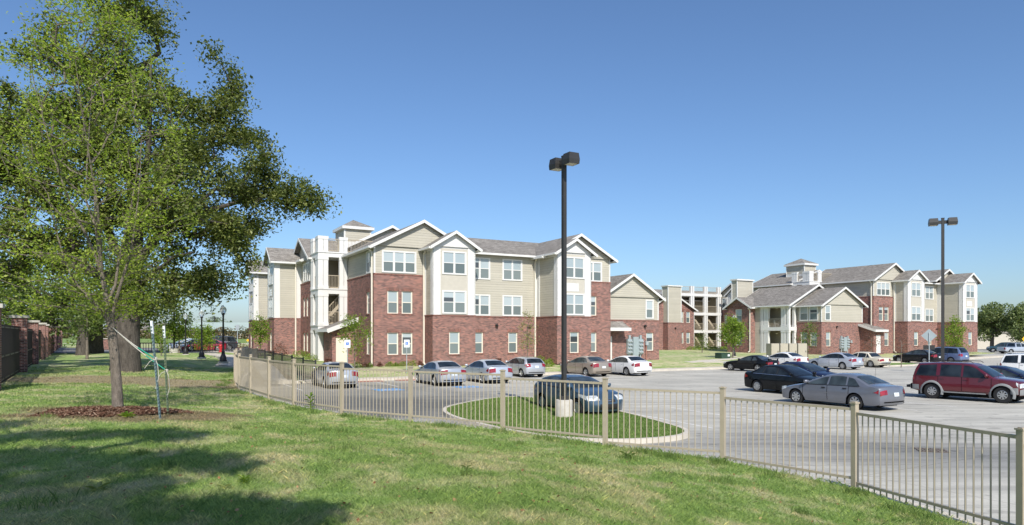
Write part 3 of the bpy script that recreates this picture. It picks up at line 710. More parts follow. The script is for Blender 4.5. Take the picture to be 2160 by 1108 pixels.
def lean_to(B, a0, a1, v0, v1):
    mb = MB(); wf = Wall(B, (a0, v0), (a1, v0)); wl = Wall(B, (a0, v1), (a0, v0)); wf.panel(mb, -.3, 2.7, [(.5, 0, 1.42, 2.15)], M['brick']); wl.panel(mb, -.3, 2.7, [], M['brick'])
    mb.poly([wl.P(0, 0, 2.7), wl.P(wl.len, 0, 2.7), wl.P(0, 0, 3.4)], M['brick']); mb.build("brick_wall", B)
    d = MB(); wf.bx(d, .5, 1.42, -.1, -.05, 0, 2.15, M['white']); dd = d.build("door", B); k = MB(); wf.bx(k, 1.3, 1.36, -.05, 0, 1.0, 1.06, M['galv']); k.build("door_handle", dd)
    r = MB(); q = [(a0-.35, v0-.45, 2.62), (a1+.1, v0-.45, 2.62), (a1+.1, v1, 3.4), (a0-.35, v1, 3.4)]
    r.hexa(q+[(p[0], p[1], p[2]+.12) for p in q], M['shingle']); ro = r.build("porch_roof", B)
    t = MB(); t.box(a0-.4, a1+.12, v0-.52, v0-.45, 2.5, 2.76, M['white']); q = [(a0-.41, v0-.45, 2.5), (a0-.35, v0-.45, 2.5), (a0-.35, v1, 3.28), (a0-.41, v1, 3.28)]; t.hexa(q+[(p[0], p[1], p[2]+.25) for p in q], M['white']); t.build("fascia", ro)
def tower(B, a0=-2.35, v0=7.0, a1=0, v1=9.6):
    """open white breezeway tower with slabs, paired columns, railings and stair"""
    for z in (2.97, 5.9, 8.85): st = MB(); st.box(a0, a1+.2, v0, v1, z-.32, z+.12, M['white']); st.box(a0-.05, a1, v0-.05, v1, z+.02, z+.1, M['white']); st.build("floor_slab", B)
    for (x, y, wx, wy) in ((a0+.2, v0+.2, .2, .2), (a0+.62, v0+.19, .19, .17), (a1-.46, v0+.19, .17, .17), (a1-.12, v0+.2, .14, .18), (a0+.19, v0+.72, .17, .3), (a0+.19, v1-.55, .17, .17), (a0+.2, v1-.16, .2, .2)):
        c = MB()
        for z0, z1 in ((0, 2.65), (3.09, 5.58), (6.02, 8.53), (8.97, 10.15)): c.box(x-wx, x+wx, y-wy, y+wy, z0, z1, M['white'])
        for z0, z1 in ((0, .25), (2.42, 2.65), (3.09, 3.3), (5.36, 5.58), (6.02, 6.22), (8.3, 8.53), (9.95, 10.2)): c.box(x-wx-.025, x+wx+.025, y-wy-.025, y+wy+.025, z0, z1, M['white'])
        c.build("column", B)
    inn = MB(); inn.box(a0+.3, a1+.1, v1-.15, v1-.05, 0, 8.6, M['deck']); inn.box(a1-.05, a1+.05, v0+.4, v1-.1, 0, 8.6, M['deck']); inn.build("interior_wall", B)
    for z in (3.09, 6.02, 8.97):
        r = MB(); railing(r, (a0+.85, v0+.2), (a1-.66, v0+.2), z); r.build("railing", B); r = MB(); railing(r, (a0+.2, v0+1.04), (a0+.2, v1-.74), z); r.build("railing", B)
    s = MB()
    for i in range(9): s.box(-.9-.9+i*.17, -.9-.9+i*.17+.2, v0+.7, v0+1.6, 2.0+i*.19+1.0, 2.05+i*.19+1.0, M['tan'])
    s.bar((-1.85, v0+.65, 3.2), (-.3, v0+.65, 4.9), .05, .25, M['tan']); s.bar((-1.85, v0+.65, 4.0), (-.3, v0+.65, 5.7), .05, .06, M['tan'])
    for i in range(12): s.box(-1.85+i*.13, -1.83+i*.13, v0+.64, v0+.66, 3.2+i*.143, 4.0+i*.143, M['tan'])
    s.build("stair", B)
def core(B, full=True):
    """cupola, roof deck and the taller gable behind block A"""
    block(B, .55, 2.95, 10.0, 12.9, [(8.5, 10.3, 'white'), (10.3, 11.4, 'siding')], {}, 'flrb'); hip_cap(B, .55, 2.95, 10.0, 12.9, 11.62, .8)
    if full: gable_roof(B, 'v', .9, 8.1, 8.9, 16, 9.9, 11.7, walls=[(9.3, 'siding')]); block(B, .9, 8.1, 9.3, 16, [(8.0, 9.9, 'siding')], {}, 'fl')
    d = MB(); railing(d, (-.1, 7.1), (2.6, 7.1), 8.97); railing(d, (-.1, 7.1), (-.1, 9.5), 8.97); d.build("railing", B)
    d = MB(); d.box(-.3, 3, 7.0, 9.3, 8.7, 8.95, M['white']); d.build("roof_deck", B)
def building(name, c, z, label, group="apartment buildings with brick base and beige siding"):
    o = empty(name, (c.x, c.y, z), ANG, label, "apartment building", group); o.scale = (BS,)*3; return o
# ---- building nearest the camera
B = building("apartment_building", C1, -.13, "nearest three storey brick and beige apartment building, in front of the parked silver cars")
right_wing(B, True); annex(B); tower(B); core(B)
# gabled two storey end (right)
def end_annex(B, a0, a1, v, left=False):
    mid = (a0+a1)/2
    wins = {'f': [(a1-1.45, ZB1+.1, .72, 1.5, 1), (a1-1.5, .85, .84, 1.62, 1)]}
    if left: wins = {'f': [(a0+.75, ZB1+.15, .8, 1.55, 1), (a0+.8, .85, .8, 1.62, 1)], 'l': [(v+.6, ZB1+.15, .95, 1.55, 1), (v+1.9, ZB1+.15, .95, 1.55, 1), (v+.6, .85, .9, 1.62, 1), (v+1.9, .85, .9, 1.62, 1)]}
    block(B, a0, a1, v, v+9, [(-.3, ZB1-.15, 'brick'), (ZB1-.15, 5.65, 'siding')], wins, 'flr')
    gable_roof(B, 'v', a0, a1, v-.4, v+9, 5.65, 7.6, walls=[(v-.06, 'siding')])
end_annex(B, 20.3, 26.8, 0)
d = MB(); d.box(20.45, 21.4, -.06, -.02, 0, 2.15, M['white']); dd = d.build("door", B); k = MB(); k.box(20.55, 20.6, -.12, -.06, 1, 1.08, M['galv']); k.build("door_handle", dd)
r = MB(); q = [(20.3, -1.1, 2.75), (22.6, -1.1, 2.75), (22.6, .0, 3.35), (20.3, 0, 3.35)]; r.hexa(q+[(p[0], p[1], p[2]+.12) for p in q], M['shingle']); ro = r.build("porch_roof", B)
t = MB(); t.box(20.3, 22.66, -1.16, -1.1, 2.62, 2.9, M['white']); t.build("fascia", ro)
vm = MB(); vm.lathe([(.0, .0), (.11, 0), (.14, .1), (.05, .2)], M['dark'], 10, (25.1, -.12, 3.0)); vm.build("wall_lamp", B)
def meters(B, a, v, k=1.0):
    b = MB(); b.box(a-.3*k, a+.3*k, v-.28, v-.02, .25, 2.1*k, M['greygreen'])
    mt = b.build("meter_cabinet", B)
    for s_ in (-1, 1):
        c = MB(); x = a+s_*.62*k; c.box(x-.26*k, x+.26*k, v-.22, v-.02, .55, 1.9*k, M['greygreen']); c.box(x-.1*k, x+.1*k, v-.2, v-.02, 1.9*k, 2.25*k, M['greygreen']); c.box(x-.05, x+.05, v-.15, v-.05, 0, .55, M['galv']); c.build("meter_stack", mt)
        for i in range(4):
            for j in (-.12, .12):
                g = MB(); g.lathe([(.1*k, 0), (.1*k, -.1), (.07*k, -.14), (0, -.15)], M['galv'], 10, (x+j*k, v-.22, .72+i*.32*k), axis='y'); g.build("electric_meter", mt)
    e = MB(); e.box(a+1.22*k, a+1.5*k, v-.2, v-.02, 1.35*k, 1.7*k, M['galv']); e.box(a+1.3*k, a+1.36*k, v-.12, v-.05, -.1, 1.35, M['pad']); e.build("meter_conduit", mt)
meters(B, 23.9, 0)
# left wing
block(B, -2.25, 4, 9.6, 14, [(-.3, ZB2, 'brick'), (ZB2, ZE, 'siding')],
      {'l': [(10.7, 6.95, 2.2, 1.4, 3), (11.0, ZB1+.1, .7, 1.6, 1), (12.2, ZB1+.1, .7, 1.6, 1), (11.0, .85, .7, 1.6, 1), (12.2, .85, .7, 1.6, 1)]}, 'lf')
gable_roof(B, 'a', 9.7, 16.3, -2.65, 4, ZE, 10.6, walls=[(-2.19, 'siding')])
block(B, -2.25, 8, 14, 30, [(-.3, ZB1, 'brick'), (ZB1, ZE, 'siding')], {}, 'lb')
gable_roof(B, 'v', -2.25, 9, 12, 30.4, ZE, 10.6)
for v0, sg in ((14.0, True), (25.7, False)):
    bay(B, None, -4.5, -2.2, v0, v0+3.3, sign=sg, axis='l')
    gable_roof(B, 'a', v0, v0+3.3, -4.88, 2, ZE, 9.95, ov=.33, walls=[(-4.56, 'white')])
downspout(B, -2.7, 13.92, 0, 8.3, 0, -1)

# ---- building on the right
B2 = building("apartment_building", C2, .0, "right hand brick and beige apartment building with small cupola, behind the maroon off-road car")
right_wing(B2, False); tower(B2); core(B2, False); lean_to(B2, -1.55, .4, -1.0, .9)
block(B2, 0, 7, 9, 17, [(-.3, ZB1, 'brick'), (ZB1, ZE, 'siding')], {}, 'flb'); gable_roof(B2, 'v', -2.2, 8, 9.5, 17.2, ZE, 10.7)
block(B2, -2.2, 1, 9.6, 16.6, [(-.3, ZB1, 'brick'), (ZB1, ZE, 'siding')], {}, 'flb')
end_annex(B2, -8.5, -1.0, .7, True)
meters(B2, -4.6, .7, .9)
vm = MB(); vm.lathe([(.0, .0), (.11, 0), (.14, .1), (.05, .2)], M['dark'], 10, (-5.9, .58, 3.0)); vm.build("wall_lamp", B2)
# two storey balcony block with long roof on its left
gable_roof(B2, 'v', -9.95, -.4, 3.5, 12.4, 5.75, 8.1, walls=[(3.95, 'siding')])
block(B2, -8.5, -.4, 4.0, 12, [(-.3, ZB1, 'brick'), (ZB1, 5.7, 'siding')], {}, 'fb')
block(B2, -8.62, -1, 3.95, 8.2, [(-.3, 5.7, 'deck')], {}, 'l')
def balcony(B, a0, a1, v0, v1):
    for z in (2.97, 5.72): s = MB(); s.box(a0, a1, v0, v1, z-.32, z+.1, M['white']); s.build("floor_slab", B)
    for (x, y) in ((a0+.2, v0+.2), (a0+.2, v0+.65), (a0+.2, v0+1.0), (a1-.2, v0+.2), (a0+.2, v1-.2), (a0+.2, v1-.6), (a0+.2, v1-.95)):
        c = MB()
        for z0, z1 in ((-.1, 2.65), (3.07, 5.4)): c.box(x-.15, x+.15, y-.15, y+.15, z0, z1, M['white']); c.box(x-.18, x+.18, y-.18, y+.18, z0, z0+.25, M['white']); c.box(x-.18, x+.18, y-.18, y+.18, z1-.22, z1, M['white'])
        c.build("column", B)
    for z in (.05, 3.07):
        r = MB(); railing(r, (a0+.15, v0+1.1), (a0+.15, v1-1.1), z, 1.0); r.build("railing", B)
        d = MB(); d.box(a1-.06, a1-.02, v0+.9, v0+1.8, z, z+2.05, M['white']); dd = d.build("balcony_door", B)
        g = MB(); g.box(a1-.085, a1-.062, v0+1.1, v0+1.6, z+.7, z+1.85, M['darkpane']); g.build("door_pane", dd)
        l = MB(); l.lathe([(0, -.12), (.13, -.05), (.16, 0)], M['glow'], 10, (a0+.9, (v0+v1)/2+.4, z+2.3)); l.build("ceiling_lamp", B)
balcony(B2, -9.95, -8.58, 3.95, 8.05)
def patio_chair(B, x, y, z, rz):
    c = empty("patio_chair", tuple(B.matrix_basis @ Vector((x, y, z))), ANG+rz, "white plastic chair standing on the upper balcony of the right hand building", "chair")
    s = MB(); s.box(-.25, .25, -.25, .25, .4, .44, M['white']); s.build("seat", c)
    s = MB(); s.hexa([(-.25, .22, .44), (.25, .22, .44), (.25, .27, .44), (-.25, .27, .44), (-.22, .32, .92), (.22, .32, .92), (.22, .36, .92), (-.22, .36, .92)], M['white']); s.build("backrest", c)
    for sx in (-1, 1):
        for sy in (-1, 1): s = MB(); s.bar((sx*.22, sy*.22, .41), (sx*.27, sy*.27, 0), .05, .05, M['white']); s.build("leg", c)
patio_chair(B2, -9.3, 6.2, 3.08, R(60))
# recessed siding and gabled brick bay at the left end
block(B2, -9.9, -2, 8.05, 12, [(-.3, ZB1, 'siding'), (ZB1, 5.7, 'siding')], {}, 'lb')
block(B2, -10.6, -4, 9.0, 12.8, [(-.3, 5.7, 'brick')], {'l': [(10.4, ZB1+.0, 1.05, 1.6, 1), (10.4, .85, 1.05, 1.7, 1)]}, 'lfb')
gable_roof(B2, 'a', 9.0, 12.8, -11.0, -6, 5.65, 6.75, walls=[(-10.6, 'brick')])
downspout(B2, -10.62, 9.1, 0, 5.2, -1, 0)
block(B2, -8.6, -5.6, 13.0, 14.0, [(4, 9.2, 'siding')], {}, 'flrb')
t = MB(); t.box(-8.7, -5.5, 12.9, 14.1, 9.2, 9.38, M['white']); t.build("chimney_cap", B2)

# ---- building behind, between the two
CJ = Vector((23.8, 104.5, 0))
B3 = building("apartment_building", CJ, .12, "far apartment building with tall beige chimney and open stairs, between the two nearer buildings")
block(B3, -2.8, 5.8, .9, 9, [(-.3, 5.7, 'brick')], {'f': [(-2.1, ZB1+.1, .8, 1.6, 1), (3.1, ZB1, .72, 1.6, 1), (4.35, ZB1, .72, 1.6, 1), (3.1, .8, .72, 1.6, 1), (4.35, .8, .72, 1.6, 1), (-2.1, .8, .8, 1.6, 1)]}, 'flr')
gable_roof(B3, 'v', -2.8, 5.8, .5, 9, 5.65, 7.9, walls=[(.9, 'brick')])
block(B3, 0, 2.55, -.1, 1.2, [(-.3, ZB1, 'brick'), (ZB1, 8.8, 'siding')], {}, 'flr'); t = MB(); t.box(-.08, 2.63, -.18, 1.3, 8.8, 8.95, M['white']); t.build("chimney_cap", B3)
vm = MB(); vm.lathe([(.0, .0), (.11, 0), (.14, .1), (.05, .2)], M['dark'], 10, (1.3, -.22, 2.9)); vm.build("wall_lamp", B3)
cx_ = [7.8, 10.66, 13.5, 16.35]; v0 = 6.2
for z in (2.66, 5.4, 8.35): s = MB(); s.box(5.0, 16.9, v0, v0+3.5, z-.32, z+.1, M['white']); s.build("floor_slab", B3)
for x0 in cx_:
    for dx in (-.2, .2):
        c = MB(); x = x0+dx
        for z0, z1 in ((-.3, 2.33), (2.77, 5.07), (5.51, 8.02), (8.46, 9.6)): c.box(x-.15, x+.15, v0+.02, v0+.4, z0, z1, M['white'])
        c.build("column", B3)
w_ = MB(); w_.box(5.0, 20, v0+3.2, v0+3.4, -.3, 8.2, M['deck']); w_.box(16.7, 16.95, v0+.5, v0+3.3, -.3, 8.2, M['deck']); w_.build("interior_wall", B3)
for i in range(3):
    x, x1 = cx_[i]+.45, cx_[i+1]-.45
    for z in (.1, 2.78, 5.52, 8.47):
        r = MB(); railing(r, (x, v0+.2), (x1, v0+.2), z, 1.0, .2); r.build("railing", B3)
        if z < 8: l = MB(); l.lathe([(0, -.12), (.15, -.05), (.18, 0)], M['glow'], 8, ((x+x1)/2, v0+2, z+2.2)); l.build("ceiling_lamp", B3)
    if i:
        for z in (.1, 2.78): q = MB(); q.bar((x, v0+1.2, z+2.45), (x1, v0+1.2, z+.3), 1.0, .3, M['tan']); q.build("stair", B3)
block(B3, 17.0, 22, 1.5, 7, [(-.3, 6.3, 'brick'), (6.3, 8.3, 'siding')], {'l': [(4.9, 6.45, 1.4, 1.3, 2), (2.2, 6.45, 1.6, 1.3, 2), (5.0, 3.6, .8, 1.6, 1), (2.6, 3.6, .8, 1.6, 1), (5.0, .8, .8, 1.6, 1)]}, 'fl')
gable_roof(B3, 'a', 1.3, 7.0, 16.6, 23, 8.3, 10.0, walls=[(17.06, 'siding')])
block(B3, 16.2, 17.2, 1.8, 4.6, [(6.3, 8.2, 'white')], {'l': [(2.4, 6.5, 1.5, 1.3, 2)]}, 'flb')
gable_roof(B3, 'a', 1.8, 4.6, 15.9, 19, 8.2, 9.25, walls=[(16.2, 'white')], ov=.3)
# taller roofs behind
block(B3, -5, 4.0, 12, 20, [(2, 8.7, 'siding')], {}, 'flr'); gable_roof(B3, 'v', -5, 7.5, 11.5, 30, 8.0, 9.9, walls=[(12, 'siding')])
gable_roof(B3, 'a', 9, 19, 5, 30, 7.6, 9.4)
# ------------------------------------------------------------------ fences
def picket_fence(name, label, posts, railz, baseofs, mat, gap=.118, hgt=1.19, capped=True, rail=.045, picket=.016):
    f = empty(name, (posts[0][0], posts[0][1], railz[0]-baseofs), 0, label, "fence"); o = Vector(f.location)
    for i, p in enumerate(posts):
        zt = max(railz[i], railz[max(0, i-1)])+.09; mb = MB(); x, y = p[0]-o.x, p[1]-o.y
        d = (Vector(posts[min(i+1, len(posts)-1)][:2])-Vector(posts[max(0, i-1)][:2])).normalized(); n = Vector((-d.y, d.x))
        def sq(h, z0, z1, b):
            c = [(x+d.x*s*h+n.x*t*h, y+d.y*s*h+n.y*t*h) for s, t in ((-1, -1), (1, -1), (1, 1), (-1, 1))]
            b.hexa([(*q, z0) for q in c]+[(*q, z1) for q in c], mat)
        sq(.042, min(railz[i], railz[max(0, i-1)])-baseofs-.3-o.z, zt-o.z, mb); po = mb.build("post", f)
        if capped:
            c = MB(); sq(.054, zt-o.z, zt+.022-o.z, c); sq(.03, zt+.022-o.z, zt+.034-o.z, c); c.build("post_cap", po)
    for i in range(len(posts)-1):
        a = Vector((posts[i][0]-o.x, posts[i][1]-o.y, railz[i]-o.z)); b = Vector((posts[i+1][0]-o.x, posts[i+1][1]-o.y, railz[i]-o.z))
        d = (b-a).normalized(); a2, b2 = a+d*.043, b-d*.043; mb = MB()
        mb.bar(a2, b2, rail, .045, mat); dn = Vector((0, 0, -hgt+.09)); mb.bar(a2+dn, b2+dn, rail*.85, .04, mat)
        L_ = (b2-a2).length; n = max(2, round(L_/gap))
        for k in range(1, n):
            p = a2+d*(L_*k/n); mb.bar(p+Vector((0, 0, -.023)), p+Vector((0, 0, -hgt-.01)), picket, picket, mat)
        mb.build("fence_panel", f)
    return f
picket_fence("picket_fence", "long tan metal picket fence curving along the edge of the lawn", POSTS, [p[2] for p in POSTS], 1.25, M['tan'])
dk = [Vector((-20.5, 55.0)).lerp(Vector((-11.6, 40.3)), k/6) for k in range(7)]
picket_fence("picket_fence", "dark bronze picket fence beside the sidewalk left of the nearest building", [(p.x, p.y) for p in dk], [1.19-.075*k for k in range(7)], 1.15, M['bronze'], .13, 1.1, False)

# brick pier fence on the left
pier_xy = []
PD = Vector((-.536, .844, 0))
fences = empty("brick_pier_fence", (-23.8, 33, .6), 0, "red brick pier fence with black iron panels along the left edge of the lawn", "fence")
ts = [-13.5, 0, 11, 22, 27.5, 35, 43, 52, 62, 73, 86]
for k, t in enumerate(ts):
    c = PD*t; mb = MB(); w_, d_ = .34, .3
    n = Vector((-PD.y, PD.x, 0)); zb = lawn_z(-23.8+c.x, 33+c.y)-.6
    q = [c+PD*s*w_+n*e*d_ for s, e in ((-1, -1), (1, -1), (1, 1), (-1, 1))]
    h = 2.62
    mb.hexa([(p.x, p.y, zb-.2) for p in q]+[(p.x, p.y, zb+h) for p in q], M['brick']); pr = mb.build("pier", fences)
    mb = MB(); q = [c+PD*s*(w_+.09)+n*e*(d_+.09) for s, e in ((-1, -1), (1, -1), (1, 1), (-1, 1))]
    mb.hexa([(p.x, p.y, zb+h) for p in q]+[(p.x, p.y, zb+h+.13) for p in q], M['conc']); mb.build("pier_cap", pr)
    if k:
        a = PD*(ts[k-1]+w_); b = PD*(t-w_); mb = MB(); z0 = zb
        for z in (.15, 1.0, 2.1): mb.bar(a+Vector((0, 0, z0+z)), b+Vector((0, 0, z0+z)), .05, .06, M['dark'])
        nn = int((b-a).length/.16)
        for i in range(nn+1):
            p = a+(b-a)*i/nn; t_ = .035 if i % 15 else .07; mb.box(p.x-t_/2, p.x+t_/2, p.y-t_/2, p.y+t_/2, z0+.02, z0+2.2, M['dark'])
        mb.build("iron_panel", fences)
# far end wall
mb = MB(); fw = empty("brick_wall", (-49.5, 83, .55), 0, "low red brick wall with pale cap far behind the oak trunks", "wall"); mb.box(-3.2, 1.6, -.2, .2, 0, 1.3, M['brick']); mb.box(.6, 1.6, -.35, .35, 0, 1.55, M['brick']); mb.build("brick_wall", fw); mb = MB(); mb.box(-3.3, .55, -.26, .26, 1.3, 1.4, M['conc']); mb.box(.5, 1.7, -.42, .42, 1.55, 1.68, M['conc']); mb.build("wall_cap", fw)
mb = MB(); f3 = empty("railing_fence", (-43, 74, .5), 0, "low black railing beyond the big oak, left of the parked white car", "fence")
for i in range(46): mb.box(i*.3, i*.3+.05, -.02, .02, 0, 1.0, M['dark'])
for z in (.15, .95, 1.0): mb.box(0, 13.6, -.03, .03, z-.03, z+.03, M['dark'])
mb.build("fence_panel", f3)

# ------------------------------------------------------------------ lamps
def area_light(x, y, z0, top, dirv, label, base=True):
    r = empty("parking_lamp", (x, y, z0), 0, label, "lamp post", "twin headed parking lot lamps"); h = top-z0
    a = math.atan2(dirv[1], dirv[0]); ca, sa = math.cos(a), math.sin(a)
    rot = lambda p: (p[0]*ca-p[1]*sa, p[0]*sa+p[1]*ca, p[2])
    bh = .62 if base else .5
    mb = MB(); mb.lathe([(.305, -.3), (.305, bh-.03), (.28, bh), (0, bh)], M['conc'], 28); mb.build("concrete_base", r, sharp=40)
    mb = MB(); mb.box(-.16, .16, -.16, .16, bh, bh+.14, M['bronze']); mb.build("base_cover", r)
    mb = MB(); t = .069; q = [rot((sx*t, sy*t, 0)) for sx, sy in ((-1, -1), (1, -1), (1, 1), (-1, 1))]
    mb.hexa([(p[0], p[1], bh+.1) for p in q]+[(p[0], p[1], h-.1) for p in q], M['bronze']); mb.hexa([(p[0]*1.1, p[1]*1.1, h-.1) for p in q]+[(p[0]*1.1, p[1]*1.1, h-.06) for p in q], M['bronze']); mb.build("pole", r)
    for s in (-1, 1):
        mb = MB(); ar = [(s*.08, -.06, h-.38), (s*.24, -.06, h-.38), (s*.24, .06, h-.38), (s*.08, .06, h-.38)]
        if s < 0: ar = ar[::-1]
        mb.hexa([rot(p) for p in ar]+[rot((p[0], p[1], h-.2)) for p in ar], M['bronze'])
        c = s*.45; w0, w1 = .21, .195
        lo = [(c-w0, -w0, h-.46), (c+w0, -w0, h-.46), (c+w0, w0, h-.46), (c-w0, w0, h-.46)]; mi = [(c-w0*1.06, -w0*1.06, h-.3), (c+w0*1.06, -w0*1.06, h-.3), (c+w0*1.06, w0*1.06, h-.3), (c-w0*1.06, w0*1.06, h-.3)]; hi = [(c-w1, -w1, h-.08), (c+w1, -w1, h-.08), (c+w1, w1, h-.08), (c-w1, w1, h-.08)]
        mb.hexa([rot(p) for p in lo]+[rot(p) for p in mi], M['bronze']); mb.hexa([rot(p) for p in mi]+[rot(p) for p in hi], M['bronze'])
        hd = mb.build("lamp_head", r)
        ln = MB(); ln.poly([rot((c+sx*w0*.82, sy*w0*.82, h-.463)) for sx, sy in ((-1, 1), (1, 1), (1, -1), (-1, -1))], M['glow']); ln.build("lamp_lens", hd)
area_light(1.86, 24.4, LOT+.1, 8.85, (.48, -.87), "tall bronze twin headed lamp post on concrete base in the grass island")
area_light(23.6, 37.4, LOT+.1, 8.85, (.92, -.38), "tall bronze twin headed lamp post rising behind the maroon off-road car")
def globe_glass():
    m, nt, b = nmat("acorn_globe", .08, .5); b.inputs["Base Color"].default_value = (.80, .84, .84, 1); b.inputs["Transmission Weight"].default_value = .75; b.inputs["IOR"].default_value = 1.15; b.inputs["Roughness"].default_value = .25
    return m
M['globe'] = globe_glass()
def acorn_lamp(x, y, z, h, label, grp="black acorn lamps along the path"):
    r = empty("street_lamp", (x, y, z), 0, label, "street lamp", grp); k = h/3.85
    mb = MB(); mb.lathe([(.0, -.1), (.34, -.1), (.34, .03), (0, .03)], M['conc'], 14); mb.build("footing", r, sharp=40)
    mb = MB(); mb.lathe([(.25, .03), (.25, .12), (.2, .16), (.21, .3), (.13, .5), (.1, .66), (.115, .7), (.07, .76)], M['dark'], 14); mb.build("base", r, sharp=50)
    mb = MB(); mb.lathe([(.07, .74), (.055, h-.78), (.075, h-.76), (.06, h-.7), (.12, h-.6), (.13, h-.56), (0, h-.56)], M['dark'], 12); mb.build("pole", r, sharp=50)
    mb = MB(); mb.lathe([(.12, h-.56), (.2, h-.42), (.215, h-.32), (.18, h-.2), (.1, h-.11), (0, h-.1)], M['globe'], 16); g = mb.build("globe", r, smooth=True)
    mb = MB(); mb.lathe([(.06, h-.11), (.03, h-.05), (.015, h), (0, h)], M['galv'], 8); mb.build("finial", g, sharp=40)
    mb = MB(); mb.lathe([(.05, h-.56), (.05, h-.35), (0, h-.33)], M['signwhite'], 8); mb.build("bulb", g)
acorn_lamp(-19.5, 46.1, .55, 3.85, "nearest of three black acorn globe lamps beside the garden path")
acorn_lamp(-25.0, 55.0, .55, 3.85, "middle of three black acorn globe lamps, in front of a yellow-green sapling")
acorn_lamp(-30.6, 64.0, .55, 3.85, "farthest of three black acorn globe lamps, in front of the parked white car")
acorn_lamp(25.2, 77.5, -.05, 4.7, "black globe lamp standing behind the bright green tree by the dark brick gable")
mb = MB(); r = empty("flood_lamp_pole", (-33.9, 68.5, .45), 0, "thin tall grey pole rising behind the big oak, left of the acorn lamps", "lamp post"); mb.tube([(0, 0, 0), (0, 0, 9)], [.11, .07], M['bronze'], 8); mb.build("pole", r); mb = MB(); mb.lathe([(.45, -.2), (.45, .55), (0, .56)], M['conc'], 14); mb.build("concrete_base", r)

# ------------------------------------------------------------------ signs and utility pieces
def wheelchair(mb, f, m, n=.004):
    """access symbol in the unit square, f maps (x, y, height) to space"""
    def seg(p, q, w):
        p = Vector(p); q = Vector(q); d = (q-p).normalized(); s = Vector((-d.y, d.x))*w/2
        mb.poly([f(*(p+s), n), f(*(p-s), n), f(*(q-s), n), f(*(q+s), n)], m)
    mb.poly([f(.42+.07*math.cos(k*.785), .86+.07*math.sin(k*.785), n) for k in range(8)], m)
    seg((.42, .76), (.46, .42), .09); seg((.44, .6), (.64, .6), .07); seg((.44, .42), (.68, .42), .09); seg((.67, .44), (.76, .16), .09); seg((.74, .17), (.86, .22), .07)
    for k in range(9):
        a0, a1 = R(120+k*24), R(120+(k+1)*24); seg((.46+.25*math.cos(a0), .32+.25*math.sin(a0)), (.46+.25*math.cos(a1), .32+.25*math.sin(a1)), .06)
def access_sign(x, y, z, label):
    r = empty("access_parking_sign", (x, y, z), R(20), label, "sign", "wheelchair parking signs on posts"); ht = 2.5
    mb = MB(); mb.tube([(0, .03, -.2), (0, .03, ht-.35)], .03, M['galv'], 8); mb.build("post", r)
    mb = MB(); mb.box(-.2, .2, -.012, .0, ht-.55, ht, M['signwhite']); p = mb.build("sign_panel", r)
    mb = MB(); mb.poly([(-.1, -.015, ht-.38), (.1, -.015, ht-.38), (.1, -.015, ht-.17), (-.1, -.015, ht-.17)], M['signblue']); wheelchair(mb, lambda a, b, n: (-.09+a*.18, -.0155-n*.3, ht-.37+b*.19), M['signwhite']); mb.build("access_symbol", p)
access_sign(-11.5, 47.7, -.47, "white sign with blue wheelchair symbol, in front of the white stair tower")
access_sign(-7.6, 49.3, -.47, "white sign with blue wheelchair symbol, in front of the paired brick wall windows")
def ground_symbol(x, y, s, label):
    r = empty("access_symbol_paint", (x, y, LOT+.007), ANG, label, "road marking", "blue wheelchair markings on the concrete"); mb = MB()
    mb.poly([(-s/2, -s/2, 0), (s/2, -s/2, 0), (s/2, s/2, 0), (-s/2, s/2, 0)], M['bluepaint']); p = mb.build("painted_square", r)
    mb = MB(); wheelchair(mb, lambda a, b, n: (-s/2+a*s, -s/2+b*s, n), M['whitepaint']); mb.build("wheelchair_symbol", r)
ground_symbol(-6.8, 37.6, 1.5, "blue and white wheelchair marking on the open concrete beside the leftmost silver car")
ground_symbol(-2.6, 39.6, 1.4, "blue and white wheelchair marking behind the silver sedan nearest the fence")
for x, y, lb in ((-9.3, 44.3, "left"), (-6.9, 45.6, "right")):
    mb = MB(); mb.box(-.9, .9, -.55, .55, 0, .02, M['pad']); o = mb.build("tactile_paving"); o.location = (x, y, LOT+.006); o.rotation_euler = (0, 0, ANG); tag(o, kind='structure')
# diamond warning sign seen from behind
r = empty("traffic_sign", (33.3, 54.5, LOT), R(-25), "grey back of a diamond road sign on a thin post, above the small grass island", "sign")
mb = MB(); mb.tube([(0, 0, 0), (0, 0, 3.2)], .035, M['galv'], 8); mb.build("post", r)
mb = MB(); mb.hexa([(0, .03, 1.95+.45), (.55, .03, 2.95), (0, .03, 3.5), (-.55, .03, 2.95), (0, .05, 2.4), (.55, .05, 2.95), (0, .05, 3.5), (-.55, .05, 2.95)], M['greygreen']); mb.build("sign_panel", r)
mb = MB(); mb.box(-.4, .4, .03, .045, 1.85, 2.2, M['bronze']); mb.build("lower_plate", r)
def yellow_sign(x, y, z, s, label):
    r = empty("road_sign", (x, y, z), R(10), label, "sign"); mb = MB(); mb.tube([(0, 0, 0), (0, 0, s*2.6)], .05, M['galv'], 8); mb.build("post", r)
    mb = MB(); c = s*2.2; mb.hexa([(0, -.05, c-s/2), (s/2, -.05, c), (0, -.05, c+s/2), (-s/2, -.05, c), (0, -.07, c-s/2), (s/2, -.07, c), (0, -.07, c+s/2), (-s/2, -.07, c)], M['yellow']); mb.build("sign_panel", r)
yellow_sign(-50.3, 130, .1, .55, "small yellow diamond sign by the far field left of the buildings")
yellow_sign(93.0, 124, -.6, 1.0, "yellow diamond road sign by the dark tree at the right edge")
mb = MB(); r = empty("sign_post", (-38.6, 96, .6), 0, "thin grey post with small plate beside the road on the left", "sign"); mb.tube([(0, 0, 0), (0, 0, 3.2)], .06, M['galv'], 6); mb.build("post", r); mb = MB(); mb.box(-.25, .25, -.08, -.06, 2.5, 3.2, M['galv']); mb.build("sign_panel", r)
